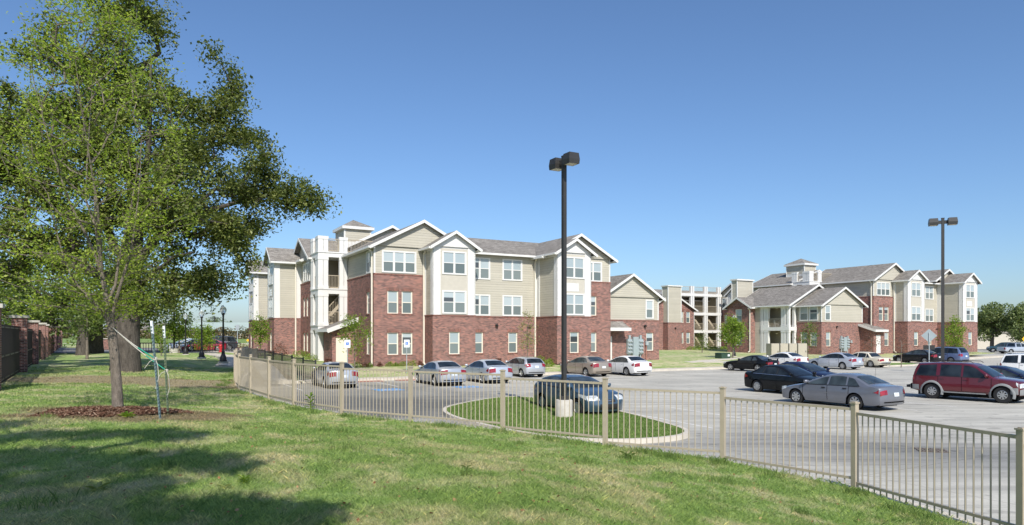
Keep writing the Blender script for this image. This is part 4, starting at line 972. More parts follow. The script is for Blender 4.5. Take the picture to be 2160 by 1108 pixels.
# hydrant
r = empty("fire_hydrant", (-30.4, 71.2, .55), 0, "small red fire hydrant right of the parked red sedan", "hydrant")
mb = MB(); mb.lathe([(.2, 0), (.2, .08), (.13, .1), (.13, .6), (.17, .62), (.17, .68), (.13, .76), (.05, .82), (.04, .9), (0, .9)], M['red'], 12); mb.build("barrel", r, sharp=40)
mb = MB(); mb.tube([(-.24, 0, .48), (.24, 0, .48)], .07, M['red'], 8); mb.build("outlet", r)
# utility cabinets
r = empty("transformer_box", (22.4, 72.6, -.4), R(25), "dark green utility box on the grass in front of the black coupe", "utility box")
mb = MB(); mb.box(-.6, .6, -.5, .5, .1, .8, M['greenbox']); mb.hexa([(-.63, -.53, .8), (.63, -.53, .8), (.63, .53, .8), (-.63, .53, .8), (-.6, -.4, .87), (.6, -.4, .87), (.6, .5, .87), (-.6, .5, .87)], M['greenbox']); mb.build("cabinet", r)
mb = MB(); mb.box(-.75, .75, -.65, .65, -.2, .1, M['conc']); mb.build("pad", r); mb = MB(); mb.box(.25, .52, -.506, -.5, .5, .7, M['signwhite']); mb.build("sticker", r)
for k in range(4):
    p = L(30.8+k*1.05, -.3); c = (27.6+k*1.08, 72.2+k*.35, -.3)
    r = empty("utility_cabinet", c, R(14), ("tall beige utility cabinet, " + ("leftmost", "second from the left", "third from the left", "rightmost")[k] + " of the four below the balconies"), "utility cabinet", "beige utility cabinets in a row")
    w_ = .44 if k < 3 else .6
    mb = MB(); mb.box(-.5, w_, -.45, .45, 0, 1.72, M['tanbox']); mb.box(-.5, w_-.02, -.43, .43, 1.72, 1.76, M['tanbox']); mb.build("cabinet", r)
    mb = MB(); mb.box(-.46, w_-.06, -.47, -.455, .1, 1.62, M['tanbox']); d_ = mb.build("door", r); mb = MB(); mb.box(w_-.2, w_-.14, -.5, -.47, .8, 1.0, M['dark']); mb.build("door_handle", d_)
# drain grate in the lot
r = empty("drain_grate", (11.0, 17.9, LOT), R(-18), "small iron drain grate set in the stained concrete", "drain"); mb = MB()
M['rust'] = plain("rusty_iron", (.16, .135, .115), .8, .3, var=.3, scale=8)
for i in range(8): mb.box(-.33+i*.09, -.33+i*.09+.05, -.3, .3, .003, .02, M['rust'])
for j in range(4): mb.box(-.36, .37, -.3+j*.185, -.25+j*.185, .0035, .019, M['rust'])
mb.build("grate", r)
mb = MB(); mb.poly([(-.35, -.3, .002), (.36, -.3, .002), (.36, .3, .002), (-.35, .3, .002)], M['dark']); mb.build("pit", r)

# ------------------------------------------------------------------ stakes and straps of the young tree
def stake(x, y, h, lean, label, mat):
    z = lawn_z(x, y); r = empty("tree_stake", (x, y, z), 0, label, "stake", "steel stakes beside the young tree"); t = Vector((lean[0], lean[1], h))
    mb = MB(); a = Vector((0, 0, -.15)); up = t
    mb.bar(a, up, .045, .012, mat); mb.bar(a+Vector((0, -.02, 0)), up+Vector((0, -.02, 0)), .012, .04, mat)
    for i in range(int(h/.07)): p = up*(i*.07/h); mb.box(p.x-.012, p.x+.012, p.y-.055, p.y-.04, p.z, p.z+.03, mat)
    po = mb.build("stake_bar", r); mb = MB(); q = up*.87; mb.bar(q, up*1.005, .05, .016, M['signwhite']); mb.bar(q+Vector((0, -.022, 0)), up*1.005+Vector((0, -.022, 0)), .016, .045, M['signwhite']); mb.build("painted_tip", po)
    return Vector((x, y, z)), t
M['stake1'] = plain("blue_green_stake", (.135, .19, .195), .5, .4, var=.2, scale=12); M['stake2'] = plain("dark_green_stake", (.13, .17, .10), .5, .4, var=.2, scale=12)
S1, T1 = stake(-7.22, 14.05, 2.02, (-.22, .05), "blue-grey notched steel stake with white tip, nearer of the two by the young tree", M['stake1'])
S2, T2 = stake(-7.72, 15.35, 1.98, (-.10, .0), "dark green steel stake with pale tip, farther of the two by the young tree", M['stake2'])
def strap(name, label, pts, mats):
    r = empty(name, tuple(pts[0]), 0, label, "strap", "straps tied from the young tree to its stakes"); o = Vector(pts[0]); k = len(pts)-1
    n = int(len(pts)*.62); mb = MB(); mb.tube([Vector(p)-o for p in pts[:n+1]], .0105, mats[0], 6); mb.build("pale_strap", r)
    mb = MB(); mb.tube([Vector(p)-o for p in pts[n:]], .0125, mats[1], 6); mb.build("green_strap", r)
    return r
M['strap'] = plain("pale_webbing", (.50, .47, .41), .8, .2, var=.1); M['gstrap'] = plain("green_webbing", (.03, .30, .20), .7, .2, var=.1)
EB = Vector((-9.0, 15.6, lawn_z(-9.0, 15.6)))
tr = EB+Vector((-.13, -.02, 1.95))
for s_, t_, f, lb in ((S1, T1, .62, "pale strap running from the young tree down to the nearer blue-grey stake"), (S2, T2, .5, "pale and green strap running from the young tree down to the farther green stake")):
    e = s_+t_*f; pts = [tr.lerp(e, k/8)+Vector((0, 0, -.04*math.sin(math.pi*k/8))) for k in range(9)]
    r = strap("tie_strap", lb, pts, (M['strap'], M['gstrap']))
    mb = MB(); o = Vector(pts[0]); q = e-o
    mb.tube([q, q+Vector((.06, -.03, -.12)), q+Vector((.09, -.03, -.38)), q+Vector((.02, -.03, -.62))], .007, M['strap'], 5); mb.build("loose_end", r)
    mb = MB(); mb.tube([q, q+Vector((-.1, -.03, -.06)), q+Vector((-.2, -.04, -.2))], .007, M['strap'], 5); mb.build("loose_end", r)
    mb = MB(); mb.lathe([(.035, -.03), (.04, 0), (.035, .03)], M['strap'], 8, tuple(q)); mb.build("knot", r)
# ------------------------------------------------------------------ cars
def paint(name, c, metal=.0, rough=.35):
    lum = max(c); m, nt, b = nmat(name, rough if lum > .1 else .4, .5 if lum > .1 else .0); b.inputs["Coat Weight"].default_value = 1 if lum > .1 else .55; b.inputs["Coat Roughness"].default_value = .03; b.inputs["Metallic"].default_value = metal
    co = coords(nt); f = noise(nt, co, 2.0, 4)
    s = node(nt, "ShaderNodeSeparateXYZ"); nt.links.new(co, s.inputs[0])
    dz = ramp(nt, s.outputs[2], [(.15, (.75,)*3), (.5, (1,)*3)])      # road film along the sills
    nt.links.new(mix(nt, 1., mix(nt, 1., c, ramp(nt, f, [(.3, (.95,)*3), (.7, (1.04,)*3)]), 'MULTIPLY'), dz, 'MULTIPLY'), b.inputs["Base Color"]); return m
def car_glass(name, c=(.012, .016, .019)):
    m, nt, b = nmat(name, .03, .5); f = noise(nt, coords(nt), 1.4, 2)
    nt.links.new(ramp(nt, f, [(.35, tuple(x*.55 for x in c)), (.65, tuple(x*2.2 for x in c))]), b.inputs["Base Color"]); return m
M['cglass'] = car_glass("tinted_car_glass"); M['cglass2'] = car_glass("clear_car_glass", (.028, .037, .041))
M['tyre'] = plain("tyre_rubber", (.022, .022, .023), .8, .25, var=.2, scale=5); M['rim'] = plain("alloy_rim", (.50, .51, .52), .3, .5, metal=.7, var=.05); M['well'] = plain("wheel_well", (.012, .012, .012), .9, .1, var=0)
M['chrome'] = plain("chrome_trim", (.55, .56, .57), .15, .5, metal=.9, var=0); M['plastic'] = plain("black_plastic", (.02, .02, .021), .55, .4, var=.1); M['clad'] = plain("grey_cladding", (.22, .225, .225), .6, .35, var=.06)
def lens(name, c, r=.12):
    m, nt, b = nmat(name, r, .6); b.inputs["Coat Weight"].default_value = .8; f = noise(nt, coords(nt), 7, 2); nt.links.new(ramp(nt, f, [(.4, tuple(x*.6 for x in c)), (.6, c)]), b.inputs["Base Color"]); return m
M['tail'] = lens("red_tail_lens", (.30, .008, .014)); M['hlamp'] = lens("headlamp_lens", (.62, .65, .66)); M['amber'] = lens("amber_lens", (.75, .24, .02)); M['plate'] = plain("number_plate", (.62, .66, .68), .5, .3, var=.15, scale=30)
def crspline(P, n):
    P = [Vector(p) for p in P]; P = [P[0]*2-P[1]]+P+[P[-1]*2-P[-2]]; seg = len(P)-3; out = []
    for k in range(n+1):
        u = k/n*seg; i = min(int(u), seg-1); t = u-i; a, b, c, d = P[i:i+4]
        out.append(.5*((2*b)+(c-a)*t+(2*a-5*b+4*c-d)*t*t+(3*b-a-3*c+d)*t**3))
    return [(p[0], p[1]) for p in out]
TY = {
 'sedan': dict(L=4.75, W=1.81, H=1.47, wb=2.74, wx=.06, r=.325, tum=.27, belt=(.90, 1.0),
   nose=[(2.33, .24), (2.40, .45), (2.36, .62), (2.22, .74), (1.7, .88), (1.12, .97)], wind=[(1.12, .97), (.6, 1.20), (.12, 1.385)], roof=[(.12, 1.385), (-.3, 1.46), (-.7, 1.465), (-1.05, 1.42)], rear=[(-1.05, 1.42), (-1.4, 1.27), (-1.78, 1.10)], tail=[(-1.78, 1.10), (-2.08, 1.075), (-2.27, 1.05), (-2.33, .93), (-2.36, .66), (-2.35, .46), (-2.27, .26)],
   wins=[(-.02, .92, -.02, .22), (-.92, -.09, -.80, -.09), (-1.52, -.98, -1.2, -.88)], doors=[(-.05, 1.06), (-.98, -.05)], tl=(.72, .98, .52, .34), hl=(.60, .76, .52, .45)),
 'taurus': dict(L=5.0, W=1.85, H=1.43, wb=2.76, wx=.10, r=.325, tum=.30, belt=(.86, .96),
   nose=[(2.43, .24), (2.52, .45), (2.47, .60), (2.3, .70), (1.8, .83), (1.22, .94)], wind=[(1.22, .94), (.7, 1.17), (.2, 1.345)], roof=[(.2, 1.345), (-.25, 1.42), (-.7, 1.425), (-1.1, 1.37)], rear=[(-1.1, 1.37), (-1.5, 1.20), (-1.86, 1.04)], tail=[(-1.86, 1.04), (-2.15, 1.01), (-2.36, .97), (-2.44, .84), (-2.48, .62), (-2.47, .42), (-2.38, .24)],
   wins=[(-.02, .98, -.02, .28), (-.88, -.10, -.82, -.10), (-1.48, -.95, -1.2, -.90)], doors=[(-.05, 1.12), (-1.02, -.05)], tl=(.68, .86, .64, .32), hl=(.54, .72, .5, .4)),
 'coupe': dict(L=4.62, W=1.83, H=1.35, wb=2.57, wx=.05, r=.325, tum=.30, belt=(.84, .92),
   nose=[(2.25, .22), (2.33, .42), (2.28, .60), (2.1, .70), (1.5, .83), (.75, .92)], wind=[(.75, .92), (.35, 1.12), (-.05, 1.27)], roof=[(-.05, 1.27), (-.4, 1.34), (-.75, 1.335), (-.95, 1.29)], rear=[(-.95, 1.29), (-1.3, 1.14), (-1.65, .99)], tail=[(-1.65, .99), (-1.95, .975), (-2.2, .965), (-2.28, .85), (-2.31, .62), (-2.3, .42), (-2.2, .24)],
   wins=[(-.62, .62, -.62, 0), (-1.2, -.72, -1.0, -.76)], doors=[(-.68, .78)], tl=(.66, .84, .45, .2), hl=(.52, .68, .5, .4)),
 'hatch': dict(L=4.3, W=1.74, H=1.45, wb=2.6, wx=-.0, r=.315, tum=.25, belt=(.90, .98),
   nose=[(2.1, .24), (2.17, .45), (2.12, .62), (1.98, .74), (1.55, .90), (1.05, 1.0)], wind=[(1.05, 1.0), (.6, 1.22), (.15, 1.385)], roof=[(.15, 1.385), (-.4, 1.45), (-1.1, 1.43), (-1.55, 1.36)], rear=[(-1.55, 1.36), (-1.78, 1.18), (-1.95, 1.0)], tail=[(-1.95, 1.0), (-2.04, .9), (-2.1, .7), (-2.1, .5), (-2.04, .27)],
   wins=[(-.02, .88, -.02, .24), (-.95, -.09, -.92, -.09), (-1.65, -1.02, -1.48, -1.0)], doors=[(-.05, .98), (-.98, -.05)], tl=(.78, 1.02, .6, .2), hl=(.60, .78, .45, .5)),
 'mazda': dict(L=4.5, W=1.76, H=1.47, wb=2.64, wx=.04, r=.325, tum=.27, belt=(.92, 1.02),
   nose=[(2.16, .22), (2.24, .40), (2.22, .56), (2.12, .72), (1.7, .90), (1.18, 1.01)], wind=[(1.18, 1.01), (.65, 1.24), (.15, 1.40)], roof=[(.15, 1.40), (-.35, 1.465), (-.9, 1.45), (-1.4, 1.37)], rear=[(-1.4, 1.37), (-1.75, 1.2), (-1.98, 1.06)], tail=[(-1.98, 1.06), (-2.12, .95), (-2.2, .7), (-2.2, .5), (-2.13, .26)],
   wins=[(-.02, .96, -.02, .25), (-.95, -.09, -.9, -.09), (-1.6, -1.02, -1.35, -.98)], doors=[(-.05, 1.1), (-1.0, -.05)], tl=(.80, 1.0, .55, .3), hl=(.64, .80, .48, .62)),
 'suv': dict(L=4.8, W=1.83, H=1.74, wb=2.83, wx=.12, r=.37, tum=.2, belt=(1.05, 1.10),
   nose=[(2.32, .36), (2.40, .55), (2.38, .75), (2.3, .92), (1.9, 1.04), (1.22, 1.12)], wind=[(1.22, 1.12), (.85, 1.38), (.48, 1.62)], roof=[(.48, 1.62), (.1, 1.73), (-.9, 1.75), (-1.95, 1.69)], rear=[(-1.95, 1.69), (-2.12, 1.42), (-2.22, 1.14)], tail=[(-2.22, 1.14), (-2.28, .95), (-2.3, .75), (-2.34, .58), (-2.3, .38)],
   wins=[(.0, 1.0, .0, .5), (-.95, -.09, -.95, -.09), (-2.02, -1.12, -1.85, -1.12)], doors=[(-.05, 1.12), (-1.03, -.05)], tl=(.82, 1.12, .72, .14), hl=(.72, .90, .62, .16)),
 'van': dict(L=4.95, W=1.87, H=1.73, wb=2.9, wx=.1, r=.33, tum=.22, belt=(1.0, 1.05),
   nose=[(2.4, .26), (2.47, .5), (2.42, .68), (2.25, .82), (1.9, .97), (1.62, 1.05)], wind=[(1.62, 1.05), (1.1, 1.35), (.65, 1.60)], roof=[(.65, 1.60), (.1, 1.72), (-.9, 1.73), (-1.9, 1.67)], rear=[(-1.9, 1.67), (-2.15, 1.4), (-2.33, 1.08)], tail=[(-2.33, 1.08), (-2.4, .9), (-2.44, .7), (-2.45, .5), (-2.35, .28)],
   wins=[(.22, 1.25, .22, .66), (-.95, .14, -.95, .14), (-2.08, -1.04, -1.85, -1.04)], doors=[(.18, 1.4), (-1.0, .18)], tl=(.78, 1.05, .68, .25), hl=(.64, .8, .5, .4)),
 'pickup': dict(L=5.5, W=1.9, H=1.78, wb=3.4, wx=.05, r=.38, tum=.2, belt=(1.1, 1.1),
   nose=[(2.7, .4), (2.78, .6), (2.75, .8), (2.65, .98), (2.2, 1.08), (1.35, 1.14)], wind=[(1.35, 1.14), (1.0, 1.4), (.65, 1.65)], roof=[(.65, 1.65), (.2, 1.77), (-.4, 1.77), (-.75, 1.72)], rear=[(-.75, 1.72), (-.86, 1.42), (-.92, 1.1)], tail=[(-.92, 1.1), (-1.8, 1.08), (-2.66, 1.08), (-2.72, .9), (-2.74, .65), (-2.7, .42)],
   wins=[(.15, 1.1, .15, .66), (-.72, .05, -.68, .05)], doors=[(.1, 1.25), (-.8, .1)], tl=(.72, 1.04, .8, .12), hl=(.72, .94, .6, .25)),
 'old': dict(L=4.7, W=1.79, H=1.44, wb=2.8, wx=.08, r=.32, tum=.25, belt=(.88, .92),
   nose=[(2.25, .28), (2.3, .45), (2.28, .72), (2.2, .80), (1.7, .88), (1.05, .92)], wind=[(1.05, .92), (.72, 1.16), (.42, 1.34)], roof=[(.42, 1.34), (.0, 1.43), (-.5, 1.43), (-.95, 1.36)], rear=[(-.95, 1.36), (-1.2, 1.14), (-1.42, .95)], tail=[(-1.42, .95), (-1.8, .94), (-2.25, .90), (-2.32, .78), (-2.34, .62), (-2.36, .46), (-2.28, .28)],
   wins=[(.02, .92, .02, .44), (-.82, -.06, -.82, -.06), (-1.2, -.88, -1.02, -.88)], doors=[(-.02, 1.0), (-.92, -.02)], tl=(.62, .82, .45, .25), hl=(.5, .75, .5, .15)),
}
def car(kind, label, pm, x, y, head, z=LOT, glass=None, spokes=7, cat="car", group="parked cars", cut=None, details=True, dark_grille=True, rimmat=None, name="parked_car", plate=True, lip=None):
    S = TY[kind]; Ln, W, H = S['L'], S['W'], S['H']; glass = glass or M['cglass']
    root = empty(name, (x, y, z), R(head), label, cat, group)
    segs = {}; O = []
    for k, n in (('nose', 22), ('wind', 10), ('roof', 26), ('rear', 12), ('tail', 24)):
        pts = crspline(S[k], n); s0 = len(O)-1 if O else 0
        O += pts[1:] if O else pts
        segs[k] = (s0, len(O)-1)
    # densify in x so that wheel arches come out round
    D = [O[0]]; remap = [0]
    for p, q in zip(O, O[1:]):
        n = max(1, int(abs(q[0]-p[0])/.055))
        D += [(p[0]+(q[0]-p[0])*k/n, p[1]+(q[1]-p[1])*k/n) for k in range(1, n+1)]; remap.append(len(D)-1)
    segs = {k: (remap[a], remap[b]) for k, (a, b) in segs.items()}; O = np.array(D); N = len(O)
    xf, xr = O[:, 0].max(), O[:, 0].min()
    belt = lambda X: S['belt'][1]+(S['belt'][0]-S['belt'][1])*(X-xr)/(xf-xr)
    sill = .21 if kind not in ('suv', 'pickup') else .36
    wxs = (S['wx']+S['wb']/2, S['wx']-S['wb']/2); rw = S['r']; ra = rw+.055
    def hw(X, Z):
        f = max(0, (X-(xf-1.0))/1.0); r_ = max(0, (-X+(xr+.9))/.9)
        b = W/2*(1-.11*f*f)*(1-.08*r_*r_); bl = belt(X)
        return b+float(np.interp(Z, [sill, .45, .66, bl, max(H, bl+.1)], [-.055, -.012, 0, -.035, -.035-S['tum']]))
    def xs(X, t):   # rounded corners in plan
        f = max(0, (X-(xf-.55))/.55); r_ = max(0, (-X+(xr+.5))/.5)
        return X-.26*f*f*abs(t)**3+.17*r_*r_*abs(t)**3.5
    ec = .055
    def T(i, t):
        i0 = int(min(max(i, 0), N-1)); i1 = min(i0+1, N-1); u = i-i0
        X = O[i0, 0]*(1-u)+O[i1, 0]*u; Z = O[i0, 1]*(1-u)+O[i1, 1]*u
        sh = sstep(.3, .6, Z)
        z_ = Z-sh*(ec*abs(t)**7+.018*t*t)
        return Vector((xs(X, t), t*hw(X, z_), z_))
    def bottom(X):
        b = sill+.06*sstep(xf-.5, xf, X)+.06*sstep(-xr-.5, -xr, -X)
        for wx in wxs:
            d = abs(X-wx)
            if d < ra: b = max(b, rw+math.sqrt(ra*ra-d*d)-.01)
        return b
    tv = [-1, -.975, -.93, -.84, -.65, -.4, -.13, .13, .4, .65, .84, .93, .975, 1]
    vs, fs = [], []; nt_ = len(tv)
    for i in range(N):
        for t in tv: vs.append(T(i, t))
    for i in range(N-1):
        for j in range(nt_-1): fs.append((i*nt_+j, i*nt_+j+1, (i+1)*nt_+j+1, (i+1)*nt_+j))
    for sd in (-1, 1):
        rows = []
        for i in range(N):
            e = T(i, sd); b = min(bottom(O[i, 0]), e.z); row = []
            for zt in (e.z, min(e.z, belt(O[i, 0])+.02), min(e.z, belt(O[i, 0])-.06), min(e.z, .70), min(e.z, .56), min(e.z, .40), b):
                zz = max(b, zt); row.append(len(vs)); vs.append(Vector((e.x, sd*hw(O[i, 0], zz), zz)))
            rows.append(row)
        for i in range(N-1):
            for j in range(6):
                q = (rows[i][j], rows[i][j+1], rows[i+1][j+1], rows[i+1][j])
                if (vs[q[0]]-vs[q[1]]).length+(vs[q[2]]-vs[q[3]]).length < 1e-5: continue
                fs.append(q if sd < 0 else q[::-1])
    # weld
    me = bpy.data.meshes.new("body"); me.from_pydata(vs, [], fs); me.materials.append(pm)
    import bmesh
    bm = bmesh.new(); bm.from_mesh(me); bmesh.ops.remove_doubles(bm, verts=bm.verts, dist=.0015); bmesh.ops.recalc_face_normals(bm, faces=bm.faces); bm.to_mesh(me); bm.free()
    me.polygons.foreach_set("use_smooth", [True]*len(me.polygons)); me.set_sharp_from_angle(angle=R(38))
    body = bpy.data.objects.new("body", me); COL.objects.link(body); body.parent = root
    ctr = Vector((0, 0, .75))
    def grid(mb, f, nu, nv, m):
        b = len(mb.v); k = mb.mi(m)
        for a in range(nu+1):
            for c in range(nv+1): mb.v.append(tuple(f(a/nu, c/nv)))
        for a in range(nu):
            for c in range(nv):
                q = (b+a*(nv+1)+c, b+a*(nv+1)+c+1, b+(a+1)*(nv+1)+c+1, b+(a+1)*(nv+1)+c)
                n = (Vector(mb.v[q[1]])-Vector(mb.v[q[0]])).cross(Vector(mb.v[q[3]])-Vector(mb.v[q[0]]))
                mid = (Vector(mb.v[q[0]])+Vector(mb.v[q[2]]))/2
                mb.f.append(q if n.dot(mid-ctr) > 0 else q[::-1]); mb.m.append(k)
    def Tn(i, t, off):
        p = T(i, t); du = T(min(i+.6, N-1), t)-T(max(i-.6, 0), t); dv = T(i, min(t+.03, 1))-T(i, max(t-.03, -1)); n = du.cross(dv)
        n = n.normalized() if n.length > 1e-9 else Vector((0, 0, 1))
        if n.dot(p-ctr) < 0: n = -n
        return p+n*off
    def top_patch(name, i0, i1, t0, t1, m, off=.006, par=None, nu=8, nv=10, taper=0):
        mb = MB(); grid(mb, lambda u, v: Tn(i0+(i1-i0)*u, (t0+(t1-t0)*v)*(1-taper*(1-u)), off), nu, nv, m); return mb.build(name, par or root, smooth=True)
    def Sd(X, Z, sd, off): return Vector((xs(X, 1), sd*(hw(X, Z)+off), Z))
    def side_quad(mb, x0, x1, z0, z1, sd, m, off=.008, xt0=None, xt1=None, nu=6, nv=4):
        xt0 = x0 if xt0 is None else xt0; xt1 = x1 if xt1 is None else xt1
        def f(u, v):
            a, b = x0+(x1-x0)*u, xt0+(xt1-xt0)*u; za = z0(a) if callable(z0) else z0; zb_ = z1(b) if callable(z1) else z1
            X = a+(b-a)*v; Z = za+(zb_-za)*v; return Sd(X, Z, sd, off)
        grid(mb, f, nu, nv, m)
    wi = slice(segs['wind'][0], segs['rear'][1]+1); ox = O[wi][::-1]
    edge = lambda X: float(np.interp(X, ox[:, 0], ox[:, 1]))-ec-.06
    a, b = segs['wind']; top_patch("windshield", a+(b-a)*.07, b-(b-a)*.04, -.9, .9, glass, .006)
    a, b = segs['rear']; top_patch("rear_window", a+(b-a)*.08, b-(b-a)*.10, -.86, .86, glass, .006)
    for sd in (-1, 1):
        if kind not in ('suv', 'taurus', 'old', 'coupe', 'pickup'):
            ws = S['wins']; mb = MB(); side_quad(mb, ws[-1][0]+.03, ws[0][1]-.01, lambda X: belt(X)+.02, lambda X: edge(X)+.012, sd, M['plastic'], .0035, ws[-1][2]-.06, ws[0][3]+.06, 20, 4); mb.build("window_trim", root, smooth=True)
        mb = MB(); side_quad(mb, S['wins'][-1][0]-.02, S['wins'][0][1]+.02, lambda X: belt(X)+.004, lambda X: belt(X)+.028, sd, M['chrome'] if kind in ('sedan', 'old', 'van') else M['plastic'], .013, nu=18, nv=1); mb.build("belt_moulding", root, smooth=True)
        for (b0, b1, t0, t1) in S['wins']:
            mb = MB(); side_quad(mb, b0, b1, lambda X: belt(X)+.035, edge, sd, glass, .007, t0, t1, 8, 5); mb.build("side_window", root, smooth=True)
        if details:
            for (d0, d1) in S['doors']:
                mb = MB(); zt = lambda X: belt(X)-.005; zb2 = lambda X: max(sill+.09, bottom(X)+.03)
                side_quad(mb, d0+.012, d1-.012, zb2, zt, sd, pm, .0045, nu=10, nv=8)
                for xx in (d0, d1): side_quad(mb, xx-.012, xx+.012, zb2, zt, sd, M['well'], .002, nu=1, nv=8)
                d_ = mb.build("door", root, smooth=True)
                mb = MB(); zz = belt(d0)-.12; side_quad(mb, d0+.08, d0+.26, zz, zz+.045, sd, pm if spokes != 7 else M['plastic'], .03, nu=2, nv=1); side_quad(mb, d0+.08, d0+.26, zz-.012, zz, sd, M['well'], .006, nu=2, nv=1); mb.build("door_handle", d_)
            xm = S['nose'][-1][0]-.28; mb = MB(); zz = belt(xm)+.1; yy = sd*(hw(xm, zz)+.1)
            mb.lathe([(.0, -.05), (.055, -.045), (.085, 0), (.09, .09), (0, .1)], pm, 8, (xm, 0, 0), axis='z')
            mb.v = [(xm+(v[0]-xm)*.9+.03*0, yy+v[1]*1.25, zz+v[2]) for v in mb.v]; mb.bar((xm, sd*hw(xm, zz-.03), zz-.03), (xm, yy, zz-.01), .06, .04, M['plastic']); mb.build("wing_mirror", root, smooth=True)
    tl0, tl1, tt, tlx = S['tl']; ta, tb = segs['tail']
    zi_t = lambda Z: float(np.interp(-Z, -O[ta:tb+1, 1], np.arange(ta, tb+1))); na, nb = segs['nose']
    zi_n = lambda Z: float(np.interp(Z, O[na:nb+1, 1], np.arange(na, nb+1)))
    for sd in (-1, 1):
        mb = MB(); grid(mb, lambda u, v: Tn(zi_t(tl0+(tl1-tl0)*u), sd*(tt+(.985-tt)*v), .012), 5, 6, M['tail'])
        side_quad(mb, xr+.1, xr+.1+tlx, lambda X: tl0+.05*(X-xr)/tlx, lambda X: tl1-.13*max(0, (X-xr-.1)/tlx), sd, M['tail'], .012, nu=5, nv=4); mb.build("taillight", root, smooth=True)
        h0, h1, ht, hx = S['hl']; mb = MB()
        grid(mb, lambda u, v: Tn(zi_n(h0+(h1-h0)*u+.03*v), sd*(ht+(.98-ht)*v), .010), 5, 6, M['hlamp']); side_quad(mb, xf-.16-hx, xf-.16, lambda X: h0+.12*(xf-.16-X)/hx, lambda X: h1+.05*(xf-.16-X)/hx, sd, M['hlamp'], .010, nu=5, nv=3)
        mb.build("headlight", root, smooth=True)
    if plate:
        mb = MB(); zp = tl0+.06; grid(mb, lambda u, v: Tn(zi_t(zp-.15+.15*u), -.19+.38*v, .012), 2, 3, M['plate']); mb.build("number_plate", root)
    mb = MB()
    if dark_grille: grid(mb, lambda u, v: Tn(zi_n(.3+.13*u), -.5+1.0*v, .006), 3, 8, M['plastic']); grid(mb, lambda u, v: Tn(zi_n(.56+.1*u), -.36+.72*v, .006), 3, 8, M['plastic']); mb.build("grille", root, smooth=True)
    mb = MB(); grid(mb, lambda u, v: Tn(zi_t(.34+.055*u), -.8+1.6*v, .004), 2, 8, M['plastic'] if kind in ('suv', 'pickup', 'van') else M['well']); mb.build("rear_bumper_strip", root, smooth=True)
    mb = MB(); mb.box(xr+.35, xf-.35, -W/2+.3, W/2-.3, .17, .6, M['well']); mb.box(wxs[1]+ra+.02, wxs[0]-ra-.02, -W/2+.09, W/2-.09, sill-.03, .6, M['well']); mb.build("underbody", root)
    for wx in wxs:
        for sd in (-1, 1):
            tw = .215 if kind not in ('suv', 'pickup') else .25; yo = sd*(W/2-.03); yi = yo-sd*tw
            tb_ = MB(); pr = [((.62 if kind not in ('suv', 'pickup') else .52)*rw, yo-sd*.012), (rw*.66, yo), (rw*.9, yo+sd*.004), (rw*.985, yo-sd*.03), (rw, yo-sd*.07), (rw, yi+sd*.05), (rw*.95, yi), (rw*.6, yi)]
            tb_.lathe(pr, M['tyre'], 30, (wx, 0, rw), axis='y')
            wheel = tb_.build("wheel", root, sharp=40)
            rm = MB(); rr = rw*(.64 if kind not in ('suv', 'pickup') else .54); mt = rimmat or M['rim']
            rm.lathe([(rr*1.0, yo-sd*.005), (rr*.93, yo-sd*.0), (rr*.88, yo-sd*.03), (rr*.86, yo-sd*.08)], mt, 26, (wx, 0, rw), axis='y')
            rm.lathe([(rr*.22, yo-sd*.012), (rr*.18, yo-sd*.002), (0, yo-sd*.0)], mt, 12, (wx, 0, rw), axis='y')
            rm.lathe([(rr*.9, yo-sd*.075), (0, yo-sd*.075)], M['well'], 20, (wx, 0, rw), axis='y')
            for q in range(spokes):
                an = 2*math.pi*q/spokes+.2; d = Vector((math.cos(an), 0, math.sin(an))); c = Vector((wx, yo-sd*.022, rw)); s_ = Vector((-d.z, 0, d.x))
                w0, w1 = rr*.13*min(1, 7/spokes), rr*.19*min(1, 7/spokes)
                p = [c+d*rr*.15-s_*w0, c+d*rr*.15+s_*w0, c+d*rr*.9+s_*w1, c+d*rr*.9-s_*w1]; yv = Vector((0, sd*.018, 0))
                pts = [v_-yv for v_ in p]+[v_+yv for v_ in p]
                rm.hexa(pts if sd > 0 else pts[4:]+pts[:4], mt)
            rm.build("rim", wheel)
    def arch_flare(m, wd=.085):
        for wx in wxs:
            for sd in (-1, 1):
                mb = MB(); grid(mb, lambda u, v: (lambda an, rad: Vector((wx+rad*math.cos(an), sd*(hw(wx, .66)+.03-.05*v*v), rw+rad*math.sin(an))))(R(-18+216*u), ra-.012+wd*v), 22, 3, m); mb.build("wheel_arch_trim", root, smooth=True)
    root["_"] = 0; del root["_"]
    return dict(root=root, T=T, Tn=Tn, zi_t=zi_t, zi_n=zi_n, side=side_quad, top=top_patch, grid=grid, segs=segs, flare=arch_flare, hw=hw, belt=belt, O=O, xf=xf, xr=xr, edge=edge)
P_silver = paint("silver_paint", (.47, .49, .52), .45); P_silver2 = paint("cool_silver_paint", (.50, .545, .61), .4); P_grey = paint("slate_grey_paint", (.175, .185, .215), .35); P_white = paint("white_paint", (.78, .78, .77)); P_champ = paint("champagne_paint", (.36, .305, .25), .4)
P_black = paint("black_paint", (.008, .009, .011)); P_black2 = paint("soft_black_paint", (.013, .014, .017)); P_navy = paint("navy_paint", (.012, .018, .05)); P_mazda = paint("gunmetal_blue_paint", (.045, .085, .125), .3); P_maroon = paint("maroon_paint", (.105, .008, .015), .1)
P_cream = paint("cream_paint", (.66, .60, .47)); P_van = paint("steel_blue_paint", (.135, .18, .315), .3); P_teal = paint("dark_teal_paint", (.03, .065, .09)); P_red = paint("bright_red_paint", (.42, .02, .03)); P_pale = paint("pale_grey_paint", (.42, .46, .52), .3); P_dk = paint("charcoal_paint", (.05, .055, .065))
HV = 119
